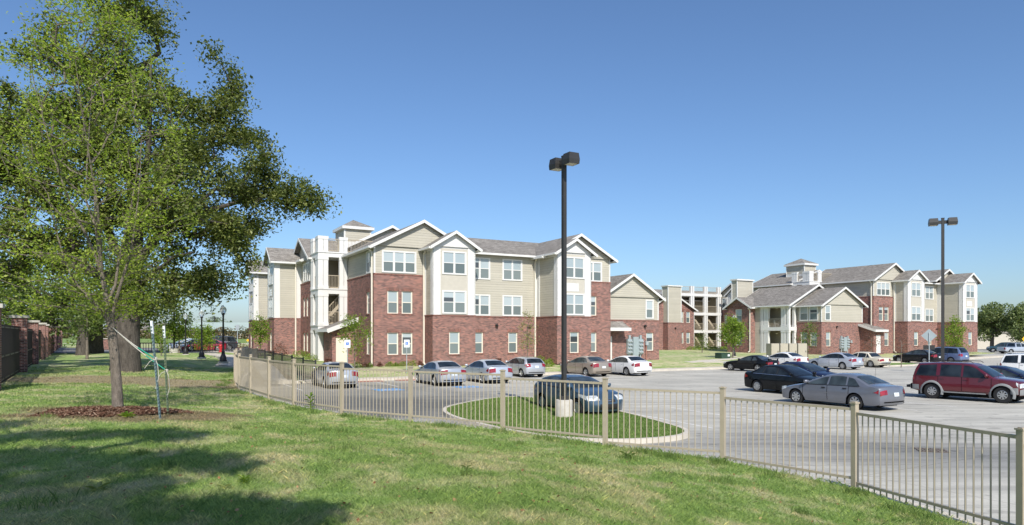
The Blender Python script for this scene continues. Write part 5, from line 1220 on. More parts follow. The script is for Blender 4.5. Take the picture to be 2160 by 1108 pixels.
# first row, tails towards us
car('sedan', "silver sedan parked alone at the left end, beside the dark picket fence", P_silver, -10.5, 40.2, HV, spokes=9)
car('sedan', "silver sedan with dark side glass, left of three silver cars behind the fence", P_silver, -4.5, 42.1, HV, spokes=10)
car('sedan', "pale blue-silver sedan, middle of three silver cars behind the fence", P_silver2, -1.75, 44.1, HV, spokes=9)
car('hatch', "small silver hatchback, right of three silver cars behind the fence", P_silver, .75, 50.0, HV, spokes=6)
car('sedan', "champagne beige sedan parked beside a white sedan in front of the tall brick bay", P_champ, 5.45, 51.0, HV, spokes=6, glass=M['cglass2'])
car('sedan', "white sedan parked beside the champagne sedan, below the electric meters", P_white, 8.55, 51.9, HV, spokes=6)
c = car('mazda', "dark blue hatchback facing us behind the lamp post base", P_mazda, 2.55, 26.95, -63, spokes=10, glass=M['cglass2'])
mb = MB(); c['grid'](mb, lambda u, v: c['Tn'](c['zi_n'](.335+.17*u), (-.5+1.0*v)*(1-.1*(1-u)), .012), 3, 10, M['plastic']); mb.build("grille", c['root'], smooth=True)
mb = MB(); c['grid'](mb, lambda u, v: c['Tn'](c['zi_n'](.60+.025*u), -.13+.26*v, .015), 2, 3, M['chrome']); mb.build("badge", c['root'], smooth=True)
# middle of the lot
c = car('taurus', "slate grey sedan with rounded roof and silver wheels, nearest car on the right", P_grey, 14.0, 29.2, 120, spokes=7, glass=M['cglass2'])
mb = MB(); mb.tube([(-1.95, .6, 1.03), (-2.0, .6, 1.85)], .005, M['dark'], 4); mb.build("antenna", c['root'])
for sd in (-1, 1):
    mb = MB(); c['side'](mb, -1.0, 1.08, .60, .625, sd, P_grey, .02, nu=10, nv=1); mb.build("side_moulding", c['root'])
car('sedan', "black sedan with bright wheels facing right, behind the slate grey sedan", P_black, 14.35, 35.4, -61, spokes=10)
car('sedan', "dark navy sedan half hidden behind the black sedan facing right", P_navy, 16.9, 39.4, -61, glass=M['cglass2'])
c = car('suv', "maroon off-road car with grey cladding and roof rack, at the right of the lot", P_maroon, 21.4, 31.9, -52, spokes=8, cat="car")
c['flare'](M['clad'], .1)
for sd in (-1, 1):
    mb = MB(); mb.tube([(.35, sd*.62, 1.73), (.25, sd*.62, 1.80), (-1.75, sd*.62, 1.80), (-1.85, sd*.62, 1.71)], .017, M['plastic'], 6); mb.build("roof_rail", c['root'])
    mb = MB(); mb.box(-.85, .9, sd*.86-.07, sd*.86+.07, .34, .39, M['clad']); mb.build("running_board", c['root'])
    mb = MB(); c['side'](mb, c['xr']+.06, c['xr']+.5, .42, .66, sd, M['clad'], .03); mb.build("bumper_corner", c['root'], smooth=True)
    mb = MB(); c['side'](mb, c['xf']-.55, c['xf']-.12, .42, .70, sd, M['clad'], .03); mb.build("bumper_corner", c['root'], smooth=True)
for x_ in (-.2, -1.4): mb = MB(); mb.tube([(x_, -.62, 1.80), (x_, .62, 1.80)], .015, M['plastic'], 6); mb.build("roof_bar", c['root'])
mb = MB(); c['grid'](mb, lambda u, v: c['Tn'](c['zi_n'](.42+.27*u), -1+2*v, .04), 4, 12, M['clad']); mb.build("front_bumper", c['root'], smooth=True)
mb = MB(); c['grid'](mb, lambda u, v: c['Tn'](c['zi_t'](.42+.24*u), -1+2*v, .06), 4, 12, M['clad']); mb.box(c['xr']-.14, c['xr']+.05, -.7, .7, .48, .6, M['plastic']); mb.build("rear_bumper", c['root'], smooth=True)
mb = MB(); mb.tube([(1.35, -.72, 1.1), (1.3, -.74, 1.78)], .006, M['dark'], 4); mb.build("antenna", c['root'])
car('sedan', "dark navy sedan partly hidden behind the maroon off-road car", P_navy, 25.0, 34.4, -55, glass=M['cglass2'])
c = car('suv', "white off-road car with tinted glass at the right edge, beyond the maroon one", P_white, 36.0, 46.4, -52, spokes=6)
for sd in (-1, 1): mb = MB(); mb.tube([(.35, sd*.62, 1.73), (.25, sd*.62, 1.79), (-1.75, sd*.62, 1.79), (-1.85, sd*.62, 1.71)], .02, M['white'], 6); mb.build("roof_rail", c['root'])
# second row by the right hand building
c = car('coupe', "black two door coupe with rear spoiler beside the green utility box", P_black, 19.9, 57.0, 127, spokes=5, glass=M['cglass2'])
mb = MB(); mb.box(-2.22, -2.0, -.72, .72, 1.08, 1.11, P_black); mb.box(-2.15, -2.05, -.65, -.6, .95, 1.08, P_black); mb.box(-2.15, -2.05, .6, .65, .95, 1.08, P_black); mb.build("spoiler", c['root'])
car('sedan', "white sedan half hidden behind the black coupe", P_white, 24.6, 62.2, HV, spokes=10)
car('sedan', "pale blue-silver sedan parked in front of the right hand building beside a cream old sedan", P_silver2, 28.8, 60.9, HV+1, spokes=9)
c = car('old', "cream coloured old boxy sedan beside the small grass island", P_cream, 33.2, 64.6, HV, spokes=12)
for sd in (-1, 1): mb = MB(); c['side'](mb, -1.6, 1.6, .5, .54, sd, M['chrome'], .015, nu=10, nv=1); mb.build("side_moulding", c['root'])
mb = MB(); c['grid'](mb, lambda u, v: c['Tn'](c['zi_t'](.44+.1*u), -1+2*v, .05), 2, 10, M['chrome']); mb.build("rear_bumper", c['root'], smooth=True)
car('sedan', "black sedan behind the small grass island and diamond sign", P_black2, 43.3, 73.0, HV, spokes=7, glass=M['cglass2'])
c = car('van', "steel blue minivan with roof rails beside the black sedan on the right", P_van, 46.6, 73.9, HV, spokes=7)
for sd in (-1, 1):
    mb = MB(); mb.tube([(.1, sd*.66, 1.72), (0, sd*.66, 1.77), (-1.6, sd*.66, 1.76), (-1.7, sd*.66, 1.7)], .02, M['plastic'], 6); mb.build("roof_rail", c['root'])
    mb = MB(); c['side'](mb, c['xr']+.1, c['xf']-.2, .24, .36, sd, M['clad'], .012, nu=24, nv=1) if False else None
# far right road
car('suv', "dark teal off-road car on the far road beneath the trees", P_teal, 83.5, 116, 150, LOT, details=False, plate=False)
car('pickup', "pale grey pickup truck on the far road at the right", P_pale, 80.5, 109, 5, LOT, cat="truck", details=False, plate=False, rimmat=M['rim'])
# far left parking
P_dred = paint("deep_red_paint", (.24, .012, .03))
car('hatch', "white hatchback parked far left by the low black railing", P_white, -38.2, 80.0, 215, .5, details=False)
car('van', "dark grey minivan parked far left behind the red sedan", P_dk, -36.0, 83.0, 215, .5, details=False)
car('hatch', "pale grey hatchback between the white and the red cars on the far left", P_pale, -36.9, 78.6, 215, .5, details=False)
car('sedan', "deep red sedan parked far left behind the acorn lamps", P_dred, -34.4, 76.4, 208, .5, spokes=10, details=False)
# ------------------------------------------------------------------ trees and plants
def leaf_quads(C, size, aspect=.55, up=.35, jit=.45, rng=RNG):
    """rhombic leaves at centres C (N,3)"""
    n = len(C); nrm = rng.normal(size=(n, 3)); nrm[:, 2] = np.abs(nrm[:, 2])+up; nrm /= np.linalg.norm(nrm, axis=1)[:, None]
    t = rng.normal(size=(n, 3)); t -= (t*nrm).sum(1)[:, None]*nrm; t /= np.linalg.norm(t, axis=1)[:, None]; b = np.cross(nrm, t)
    s = size*(1+jit*rng.uniform(-1, 1, n))[:, None]
    v = np.stack([C-t*s*.5, C+b*s*aspect*.5+nrm*s*.06, C+t*s*.5, C-b*s*aspect*.5+nrm*s*.06], 1).reshape(-1, 3)
    return v, np.arange(4*n).reshape(-1, 4)
def mesh_np(name, v, f, mat, parent=None, smooth=False):
    me = bpy.data.meshes.new(name); me.from_pydata(v, [], f); me.materials.append(mat); me.update()
    o = bpy.data.objects.new(name, me); COL.objects.link(o)
    if parent: o.parent = parent
    return o
def grow(trunk, attr, step=.7, jit=.12, zpen=.7, droop=0., rng=RNG, taper_from=0, limbs=()):
    """trunk: list of (x,y,z); attr: (N,3). returns node positions, parents, tip flags"""
    P = [np.array(p, float) for p in trunk]; par = [-1]+list(range(len(trunk)-1)); fork = P[-1]; lo = taper_from
    for i_, pts in limbs:
        for q_, p in enumerate(pts): par.append(i_ if q_ == 0 else len(P)-1); P.append(p)
    order = np.argsort(np.linalg.norm(attr-fork, axis=1)); tips = []
    arr = np.zeros((len(P)+len(attr)*14, 3)); n = len(P); arr[:n] = P
    for k in order:
        p = attr[k]; d = arr[lo:n]-p; dist = np.linalg.norm(d, axis=1); cost = dist+zpen*np.maximum(0, d[:, 2]+.25*dist)
        i = int(np.argmin(cost))+lo; a = arr[i]; m = max(1, int(dist[i-lo]/step)); m = min(m, 12); prev = i
        side = rng.normal(size=3)*jit*dist[i-lo]
        for q in range(1, m+1):
            u = q/m; pos = a+(p-a)*u+side*math.sin(math.pi*u)+np.array((0, 0, droop*math.sin(math.pi*u)*dist[i-lo]))
            if q < m: pos = pos+rng.normal(size=3)*step*jit*.5
            if n >= len(arr): break
            arr[n] = pos; par.append(prev); prev = n; n += 1
        tips.append(prev)
    return arr[:n], np.array(par), tips
def tree_mesh(P, par, tips, r_root, r_tip, ntrunk, trunk_r, sides=6, lr=()):
    cnt = np.zeros(len(P))
    for t in tips: cnt[t] += 1
    for i in range(len(P)-1, 0, -1): cnt[par[i]] += cnt[i]
    e = math.log(r_root/r_tip)/math.log(max(2, cnt[0])); r = r_tip*np.maximum(cnt, 1)**e
    r[:ntrunk] = np.interp(np.arange(ntrunk), np.linspace(0, ntrunk-1, len(trunk_r)), trunk_r)
    if len(lr): r[ntrunk:ntrunk+len(lr)] = lr
    ntl = ntrunk+len(lr); V_, F_ = [], []
    for i in range(1, len(P)):
        a, b = P[par[i]], P[i]; ra, rb = min(r[par[i]], r[i]*1.5 if i >= ntl else (9 if i < ntrunk else r[i]*1.25)), r[i]
        d = b-a; L_ = np.linalg.norm(d)
        if L_ < 1e-4: continue
        d /= L_; ref = np.array((0, 0, 1.)) if abs(d[2]) < .9 else np.array((1., 0, 0)); s1 = np.cross(d, ref); s1 /= np.linalg.norm(s1); s2 = np.cross(d, s1)
        ns = 14 if i < ntrunk else 9 if i < ntl else (sides if rb > .03 else 4); an = np.arange(ns)*2*math.pi/ns; ring = np.cos(an)[:, None]*s1+np.sin(an)[:, None]*s2
        o0 = len(V_); V_ += list(a-d*ra*.2+ring*ra)+list(b+d*rb*.2+ring*rb)
        F_ += [(o0+j, o0+(j+1) % ns, o0+ns+(j+1) % ns, o0+ns+j) for j in range(ns)]
    return V_, F_
def clump(att, k, r, rng=RNG, zf=.6):
    """turns scattered points into little twig clusters"""
    n = len(att)//k; c = att[rng.permutation(len(att))[:n]]
    return np.concatenate([c]+[c+rng.normal(size=(n, 3))*r*np.array((1, 1, zf)) for _ in range(k-1)])
def blob_points(blobs, dens, Y0, to, rng=RNG, depth=1.0):
    out = []
    for px, py, r in blobs:
        rm = r*Y0/1440; n = max(3, int(dens*rm*rm)); q = rng.normal(size=(n, 3)); q /= np.linalg.norm(q, axis=1)[:, None]; q *= (rng.uniform(.15, 1, n)**(1/2.2))[:, None]*rm
        c = to(px, py, (rng.uniform(-1, 1, n))*rm*depth*.4)
        out.append(c+q*np.array((1, depth, 1)))
    return np.concatenate(out)
def make_tree(name, label, base, trunk, trunk_r, attr, leafmat, barkmat, nleaf, lsize, spread, r_root, r_tip=.008, step=.7, zpen=.7, jit=.12, cat="tree", group=None, along=0, up=.35, sides=6, taper_from=0, droop=0, limbs=()):
    root = empty(name, tuple(base), 0, label, cat, group); b = np.array(base); rng = np.random.default_rng(abs(hash(label)) % 1000 if False else sum(map(ord, label)))
    P, par, tips = grow([np.array(p)-b for p in trunk], attr-b, step, jit, zpen, droop, rng, taper_from, [(i_, [np.array(p)-b for p in pts]) for i_, pts, _ in limbs])
    lr = [x for _, pts, rr_ in limbs for x in np.interp(np.arange(len(pts)), np.linspace(0, len(pts)-1, len(rr_)), rr_)]
    V_, F_ = tree_mesh(P, par, tips, r_root, r_tip, len(trunk), trunk_r, sides, lr)
    mesh_np("trunk", V_, F_, barkmat, root, True).data.polygons.foreach_set("use_smooth", [True]*len(F_))
    T_ = P[np.array(tips)]
    n = nleaf*len(T_); idx = rng.integers(0, len(T_), n)
    C = T_[idx]+np.clip(rng.normal(size=(n, 3)), -1.7, 1.7)*spread*(.5+rng.uniform(.3, 1.2, len(T_))[idx])[:, None]
    if along:      # some leaves along the twigs
        k = int(n*along); j = rng.integers(len(trunk), len(P), k); u = rng.uniform(0, 1, k)[:, None]; C[:k] = P[j]*u+P[par[j]]*(1-u)+rng.normal(size=(k, 3))*spread*.5
    v, f = leaf_quads(C, lsize, up=up, rng=rng); mesh_np("crown", v, f, leafmat, root)
    return root
# --- the big oak
def at(Y0):
    def to(px, py, d):
        d = np.asarray(d); Y = Y0+d; return np.stack([(px-1080)/1440*Y0+0*d, Y, 2.4+(706-py)/1440*Y0+0*d], -1)
    return to
OAK = [(300, 55, 62), (345, 95, 42), (362, 128, 24), (225, 110, 85), (285, 0, 60), (455, 165, 42), (490, 205, 46), (430, 225, 46), (540, 225, 34), (400, 275, 66), (560, 285, 36), (470, 320, 88), (585, 360, 58), (636, 385, 46), (652, 428, 34), (560, 440, 68), (480, 430, 85), (610, 470, 30), (505, 505, 52), (440, 500, 66), (395, 575, 56), (440, 585, 36), (425, 618, 24), (340, 470, 90), (330, 300, 95), (250, 220, 105), (150, 190, 100), (80, 300, 110), (10, 230, 90), (-60, 350, 140), (40, 430, 100), (150, 400, 110), (-90, 520, 110), (240, 380, 105), (330, 600, 55), (520, 540, 26), (668, 372, 16), (640, 340, 20), (240, 480, 80), (90, 520, 60), (350, 400, 90), (420, 380, 80), (500, 540, 36), (462, 590, 32), (436, 632, 22), (545, 505, 32), (385, 612, 44), (350, 640, 38), (300, 640, 40)]
bz = lawn_z(-19.2, 34)
att = clump(blob_points(OAK, 8.5, 34, at(34), depth=1.6), 5, .42)
trk = [(-19.25, 34, bz-.2), (-19.22, 34, bz+.5), (-19.2, 34, bz+1.6), (-19.15, 34, bz+2.9), (-19.1, 34, bz+4.2), (-19.0, 34.05, bz+5.4), (-18.85, 34.1, bz+6.8), (-18.9, 34.1, bz+8.6), (-19.0, 34.1, bz+10.4)]
to34 = at(34)
def limb(i, pts, r0, r1, dy=0): return (i, [tuple(to34(px, py, 0)+np.array((0, dy*k/len(pts), 0))) for k, (px, py) in enumerate(pts)], [r0, r1])
OL = [limb(5, [(240, 588), (200, 574), (140, 550), (60, 526), (-20, 518), (-100, 500)], .27, .1, -2), limb(5, [(290, 555), (325, 500), (375, 462), (430, 438), (500, 414), (560, 402)], .24, .06, 1.5), limb(6, [(285, 480), (305, 420), (322, 330), (330, 240), (336, 150)], .24, .06, -1), limb(5, [(240, 520), (205, 450), (170, 370), (140, 280), (120, 200)], .22, .06, 2), limb(6, [(300, 460), (350, 380), (410, 310), (460, 250), (490, 200)], .18, .05, 1), limb(4, [(300, 600), (345, 570), (390, 545), (440, 540)], .13, .04, -2), limb(6, [(262, 470), (258, 400), (225, 300), (215, 200)], .15, .05, -3)]
make_tree("oak_tree", "huge spreading oak with thick grey trunk behind the staked young tree", (-19.2, 34, bz), trk, [.78, .66, .6, .57, .55, .5, .4, .3, .22], att, M['oakleaf'], M['oakbark'], 140, .165, .265, .55, .017, 1.0, .55, .16, taper_from=5, group=None, sides=8, limbs=OL)
# --- staked young tree
ez = lawn_z(-9.0, 15.6); rngE = np.random.default_rng(5)
def elm_att(n):
    out = []
    while len(out) < n:
        z = rngE.uniform(2.9, 10.0); u = (z-2.7)/7.3; hw_ = 2.35*math.sin(math.pi*min(1, .12+.80*u))**.8+.15
        a = rngE.uniform(0, 2*math.pi); rr = math.sqrt(rngE.uniform(0.02, 1)); out.append((-9.75+.15*u+hw_*rr*math.cos(a), 15.6+hw_*rr*math.sin(a), z))
    return np.array(out)
etr = [(-9.0, 15.6, ez-.1), (-9.03, 15.6, ez+.6), (-9.08, 15.6, ez+1.3), (-9.16, 15.6, ez+1.95), (-9.25, 15.6, ez+2.5), (-9.38, 15.6, ez+3.2), (-9.5, 15.6, ez+4.2), (-9.55, 15.6, ez+5.3)]
to15 = at(15.6)
def limb2(i, pts, r0, r1, dy=0): return (i, [tuple(to15(px, py, 0)+np.array((0, dy*(k+1)/len(pts), 0))) for k, (px, py) in enumerate(pts)], [r0, r1])
EL = [limb2(3, [(215, 662), (171, 621), (140, 588), (117, 549), (92, 480), (70, 400)], 0.045, 0.0105, .5), limb2(3, [(245, 645), (262, 600), (285, 540), (300, 470), (312, 390), (318, 300)], 0.040, 0.0098, -.4), limb2(4, [(236, 600), (236, 540), (246, 470), (256, 380), (264, 280)], 0.032, 0.0084, .7), limb2(5, [(190, 500), (165, 440), (142, 360), (120, 260), (105, 170)], 0.029, 0.0084, -.6), limb2(5, [(222, 510), (226, 440), (222, 360), (215, 260), (212, 160)], 0.029, 0.0084, -.9), limb2(6, [(170, 420), (160, 340), (155, 240), (150, 140)], 0.023, 0.0070, .8)]
make_tree("young_tree", "slim young tree with sparse pale leaves, strapped to two steel stakes", (-9.0, 15.6, ez), etr, [.13, .11, .103, .095, .06, .042, .03, .02], elm_att(640), M['elmleaf'], M['elmbark'], 36, .064, .115, .095, .0045, .35, 2.2, .07, along=.4, taper_from=4, sides=6, limbs=EL)
# --- oak just left of the frame that shades the brick piers
so = np.random.default_rng(8); q = so.normal(size=(330, 3)); q /= np.linalg.norm(q, axis=1)[:, None]; q *= (so.uniform(.1, 1, 330)**.4)[:, None]
make_tree("oak_tree", "oak at the far left edge whose crown shades the nearest brick piers", (-26.5, 22.5, .7), [(-26.5, 22.5, .5), (-26.5, 22.5, 2.2), (-26.4, 22.5, 3.8), (-26.4, 22.5, 5.5), (-26.5, 22.5, 7.5)], [.6, .48, .44, .38, .25], np.array((-26.0, 22.8, 9.0))+q*np.array((6.2, 5.5, 4.2)), M['oakleaf'], M['oakbark'], 80, .26, .42, .45, .02, 1.2, .5, .15, taper_from=2, group=None)
# --- older oaks in the background on the left
def bg_tree(label, px, Y, base_w, blobs, leaf='midleaf', dens=5, nleaf=40, ls=.3, sp=.55, group="oaks along the brick pier fence"):
    X = (px-1080)/1440*Y; z = lawn_z(X, Y)-.05 if Y < 69 else .5
    top = 2.4+(706-min(b[1] for b in blobs))/1440*Y
    trk = [(X, Y, z-.2), (X, Y, z+1), (X+.1, Y, z+2.2), (X, Y, z+3.4), (X+.1, Y, min(z+5, top-1))]
    return make_tree("oak_tree", label, (X, Y, z), trk, [base_w*1.25, base_w, base_w*.92, base_w*.85, base_w*.6], blob_points(blobs, dens, Y, at(Y), depth=1.3), M[leaf], M['oakbark'], nleaf, ls, sp, base_w*.8, .02, 1.5, .5, .15, taper_from=2, group=group, sides=6)
bg_tree("shaded oak behind the slender white-trunked tree, left of two background trunks", 174, 62, .48, [(60, 640, 75), (120, 590, 70), (10, 590, 80), (170, 640, 60), (-60, 620, 90), (90, 670, 40), (200, 600, 60), (150, 670, 38)])
bg_tree("shaded oak with broad dark trunk, right of two background trunks", 202, 66, .62, [(220, 630, 60), (270, 600, 70), (320, 640, 55), (190, 665, 40), (340, 600, 45), (290, 660, 38), (370, 640, 30), (250, 560, 60)])
bg_tree("oak crown overhanging the far end of the brick pier fence", 40, 80, .5, [(20, 650, 60), (80, 650, 50), (120, 660, 45), (-40, 640, 70), (150, 680, 30)], dens=4)
def sapling(label, px, Y, z, top, rad, leaf, nat=40, nleaf=30, ls=.09, sp=.12, tr=.035, low=.35, name="sapling", group="young trees planted around the lots", bark='elmbark', X=None, zp=.9):
    X = (px-1080)/1440*Y if X is None else X; h = top-z; rng = np.random.default_rng(sum(map(ord, label)))
    q = rng.normal(size=(nat, 3)); q /= np.linalg.norm(q, axis=1)[:, None]; q *= (rng.uniform(.1, 1, nat)**.45)[:, None]
    cz = z+h*(low+1)/2; hz = h*(1-low)/2; sc = 1-.35*np.clip(q[:, 2], 0, 1)
    att = np.stack([X+q[:, 0]*rad*sc, Y+q[:, 1]*rad*sc, cz+q[:, 2]*hz], 1)
    trk = [(X, Y, z-.1), (X+.01, Y, z+h*.2), (X-.01, Y, z+h*.4), (X+.02, Y, z+h*.58), (X, Y, z+h*.75)]
    return make_tree(name, label, (X, Y, z), trk, [tr*1.2, tr, tr*.9, tr*.7, tr*.4], att, M[leaf], M[bark], nleaf, ls, sp, tr, .006, .4, zp, .08, group=group, along=.2, taper_from=1, sides=5)
def yz(px, Y): return yard_z((px-1080)/1440*Y, Y)
sapling("slender white-trunked young tree among the background oaks on the left", 183.5, 51, .6, 4.9, 1.5, 'midleaf', 60, 34, .15, .24, .09, .42, group=None)
sapling("bright green sapling by the corner of the left hand white bay", 549, 60, yz(549, 60), 4.15, .85, 'brightleaf', 60, 34, .15, .17, .05, .3)
sapling("thin yellow-green sapling in front of the porch roof of the nearest building", 748, 50.5, yz(748, 50.5)+.02, 4.1, 1.35, 'brightleaf', 50, 40, .13, .17, .04, .28)
sapling("sparse pale sapling beside the downspout of the middle brick wall", 1113, 53.5, yz(1113, 53.5)+.05, 4.3, .85, 'paleleaf', 44, 22, .10, .14, .035, .25)
sapling("bright green tree beside the dark gabled brick bay of the right hand building", 1546, 74, yz(1546, 74), 4.35, 1.35, 'brightleaf', 70, 44, .2, .24, .06, .27)
sapling("small dark green tree in front of the far open stairs", 1481, 92, yz(1481, 92), 2.7, 1.2, 'midleaf', 40, 12, .17, .26, .06, .2)
sapling("light green sapling beside the four beige utility cabinets", 1704, 74, yz(1704, 74), 3.8, 1.3, 'midleaf', 44, 20, .17, .2, .05, .3)
sapling("yellow-green leafy sapling in front of the rightmost white bay", 2012, 84, yz(2012, 84), 4.55, 1.55, 'brightleaf', 64, 36, .2, .26, .06, .1)
sapling("nearly bare sapling beside the annex door of the right hand building", 1838, 82, yz(1838, 82), 2.7, 1.3, 'redshrub', 36, 5, .14, .2, .04, .2)
sapling("bare sapling with pale stems on the small grass island", 1901, 63, LOT+.1, 2.6, .9, 'redshrub', 34, 2, .1, .15, .04, .2)
sapling("yellow-green sapling behind the middle acorn lamp", 427, 66, .5, 3.5, 1.15, 'brightleaf', 60, 36, .17, .2, .05, .18)
sapling("bright leafy sapling between the oak trunk and the far acorn lamp", 378, 68.5, .55, 4.4, 1.5, 'brightleaf', 60, 34, .2, .26, .07, .35)
sapling("low bright sapling right of the big oak trunk", 340, 58, .55, 3.3, .8, 'brightleaf', 36, 30, .14, .18, .05, .15)
# --- shrubs along the foundations
def px_a(px, v):   # local a on the line v = const seen at photo column px
    k = (px-1080)/1440; p = L(0, v); return (k*p.y-p.x)/((U.x-k*U.y)*BS)
def shrub(x, y, z, r, h, leaf, label, group, n=260, ls=.09):
    root = empty("shrub", (x, y, z), 0, label, "shrub", group); rng = np.random.default_rng(int(abs(x*131+y*37)))
    q = rng.normal(size=(n, 3)); q /= np.linalg.norm(q, axis=1)[:, None]; q *= (rng.uniform(.2, 1, n)**.4)[:, None]; q[:, 2] = np.abs(q[:, 2])
    C = q*np.array((r, r, h))+rng.normal(size=(n, 3))*.03; v, f = leaf_quads(C, ls, rng=rng); mesh_np("foliage", v, f, M[leaf], root)
    mb = MB()
    for k in range(5): a = k*1.26; mb.tube([(0, 0, -.05), (r*.4*math.cos(a), r*.4*math.sin(a), h*.6)], [.015, .006], M['elmbark'], 4)
    mb.build("stem", root)
seen = [("wide", 752, 'brightleaf', .45, .5), ("reddish", 769, 'redshrub', .32, .4), ("small", 780, 'brightleaf', .26, .34), ("reddish", 801, 'redshrub', .22, .4), ("rounded", 822, 'brightleaf', .36, .42), ("low", 836, 'brightleaf', .26, .32), ("rounded", 850, 'brightleaf', .34, .42), ("tall", 870, 'brightleaf', .4, .56), ("reddish", 886, 'redshrub', .25, .4)]
where = ["right under the porch door", "next to the downspout at the left corner", "left of the corner downspout foot", "right of the corner downspout", "beneath the left ground floor window", "between the two left ground floor windows", "beneath the right ground floor window", "behind the right wheelchair sign", "at the foot of the white bay downspout"]
for (kind, px, lf, r, h), wh in zip(seen, where):
    v_ = -.75 if px > 790 else -1.0; p = L(px_a(px, v_), v_); shrub(p.x, p.y, yard_z(p.x, p.y), r, h, lf, f"{kind} {'red-brown' if lf=='redshrub' else 'yellow-green'} shrub {wh} of the nearest building", "shrubs along the foundation")
for px, v_, lf, r, h, wh in ((1139, -2.2, 'brightleaf', .75, .8, "large yellow-green shrub left of the tall bay's brick base"), (1158, -3.9, 'brightleaf', .5, .7, "smaller yellow-green shrub at the corner of the tall bay's brick base"), (1052, -.8, 'redshrub', .3, .5, "thin red-brown shrub below the middle ground floor window"), (693, 4.0, 'redshrub', .4, .5, "red-brown shrub by the foot of the white stair tower"), (655, 6.0, 'brightleaf', .7, .7, "yellow-green shrub left of the white stair tower foot"), (633, 8.5, 'brightleaf', .9, .8, "broad yellow-green shrub beneath the paired left wall windows"), (591, 12.2, 'redshrub', .8, 1.2, "tall red-brown shrub at the corner of the left white bay"), (513, 22.0, 'redshrub', .9, 1.0, "red-brown shrub at the far left end of the nearest building")):
    p = L(px_a(px, v_), v_); shrub(p.x, p.y, yard_z(p.x, p.y), r, h, lf, wh, "shrubs along the foundation", 380, .12)
for k in range(7):
    x, y = 27.6+k*1.05, 105.5+k*.55; shrub(x, y, yard_z(x, y), .75, .6, 'brightleaf', "low yellow-green shrub in the row beneath the far open stairs", "shrub row below the far stairs", 200, .16)
# --- hedge, far trees and the shed roof on the left
def leaf_mass(name, label, cat, pts, rad, n, ls, mat, group=None, base=None):
    pts = np.array(pts, float); base = pts[0]*np.array((1, 1, 0)) if base is None else np.array(base); root = empty(name, tuple(base), 0, label, cat, group); rng = np.random.default_rng(sum(map(ord, label)))
    rad = np.array(rad); i = rng.integers(0, len(pts), n); q = rng.normal(size=(n, 3)); q /= np.linalg.norm(q, axis=1)[:, None]; q *= (rng.uniform(.35, 1, n)**.4)[:, None]
    C = pts[i]-base+q*rad[i][:, None]*np.array((1, .8, .85)); v, f = leaf_quads(C, ls, rng=rng); mesh_np("foliage", v, f, mat, root); return root
hp = []; hr = []; rh = np.random.default_rng(3)
for k in range(70): hp.append((-152+k*1.45, 186+rh.uniform(-1, 1), 2.0+rh.uniform(-.5, 1.1))); hr.append(rh.uniform(1.7, 2.6))
leaf_mass("hedge", "long bronze-green clipped hedge beyond the far green field on the left", "hedge", hp, hr, 17000, .55, M['hedgeleaf'])
mb = MB(); r = empty("shed", (-88, 235, 1.0), R(4), "long low building with pale green metal roof beyond the hedge", "building")
M['palegreen'] = plain("pale_green_metal", (.36, .43, .385), .5, .3, var=.06, scale=.3)
mb.box(-26, 24, -7, 7, 0, 2.6, M['panel']); mb.build("wall", r); mb = MB(); mb.poly([(-27, -8, 2.6), (25, -8, 2.6), (25, 0, 5.6), (-27, 0, 5.6)], M['palegreen']); mb.poly([(-27, 0, 5.6), (25, 0, 5.6), (25, 8, 2.6), (-27, 8, 2.6)], M['palegreen']); mb.build("roof", r)
mb = MB(); r = empty("house", (-122, 225, 1.0), 0, "far house with brown roof left of the pale green shed", "building"); mb.box(-9, 9, -5, 5, 0, 2.8, M['deck']); mb.build("wall", r); mb = MB(); mb.poly([(-10, -6, 2.8), (10, -6, 2.8), (9, 0, 5.2), (-9, 0, 5.2)], M['shingle']); mb.poly([(-9, 0, 5.2), (9, 0, 5.2), (10, 6, 2.8), (-10, 6, 2.8)], M['shingle']); mb.build("roof", r)
def far_tree(label, px, Y, top_y, w_px, leaf='farleaf', n=1600, z0=0, group="distant trees", ls=None):
    X = (px-1080)/1440*Y; zt = 2.4+(706-top_y)/1440*Y; w_ = w_px/1440*Y/2; rng = np.random.default_rng(int(px)); cz = z0+(zt-z0)*.58; hz = (zt-z0)*.42
    k = 16; q = rng.normal(size=(k, 3)); q /= np.linalg.norm(q, axis=1)[:, None]; q *= (rng.uniform(.2, 1, k)**.5)[:, None]
    pts = np.stack([X+q[:, 0]*w_*.72, Y+q[:, 1]*w_*.6, cz+q[:, 2]*hz*.75], 1); rad = rng.uniform(.3, .5, k)*min(w_, hz*1.4)
    root = empty("tree", (X, Y, z0), 0, label, "tree", group)
    i = rng.integers(0, k, n); qq = rng.normal(size=(n, 3)); qq /= np.linalg.norm(qq, axis=1)[:, None]; qq *= (rng.uniform(.2, 1, n)**.4)[:, None]
    C = pts[i]-np.array((X, Y, z0))+qq*rad[i][:, None]; v, f = leaf_quads(C, ls or max(.25, Y/1440*2.6), rng=rng); mesh_np("crown", v, f, M[leaf], root)
    mb = MB(); mb.tube([(0, 0, -.2), (.1, 0, (cz-z0)*.6), (0, 0, cz-z0)], [w_*.09, w_*.07, w_*.03], M['oakbark'], 8)
    for p in pts[:7]: mb.tube([(0.1, 0, (cz-z0)*.55), tuple((p-np.array((X, Y, z0)))*np.array((.6, .6, .85))), tuple(p-np.array((X, Y, z0)))], [w_*.05, w_*.035, w_*.012], M['oakbark'], 5)
    mb.build("trunk", root); return root
far_tree("broad dark tree above the pale green shed roof", 455, 262, 669, 52, n=2600)
far_tree("slim dark tree on the far skyline right of the utility pole", 487, 300, 668, 12, n=500)
far_tree("round tree beside the left edge of the nearest building's brick base", 512, 270, 679, 32, n=1500)
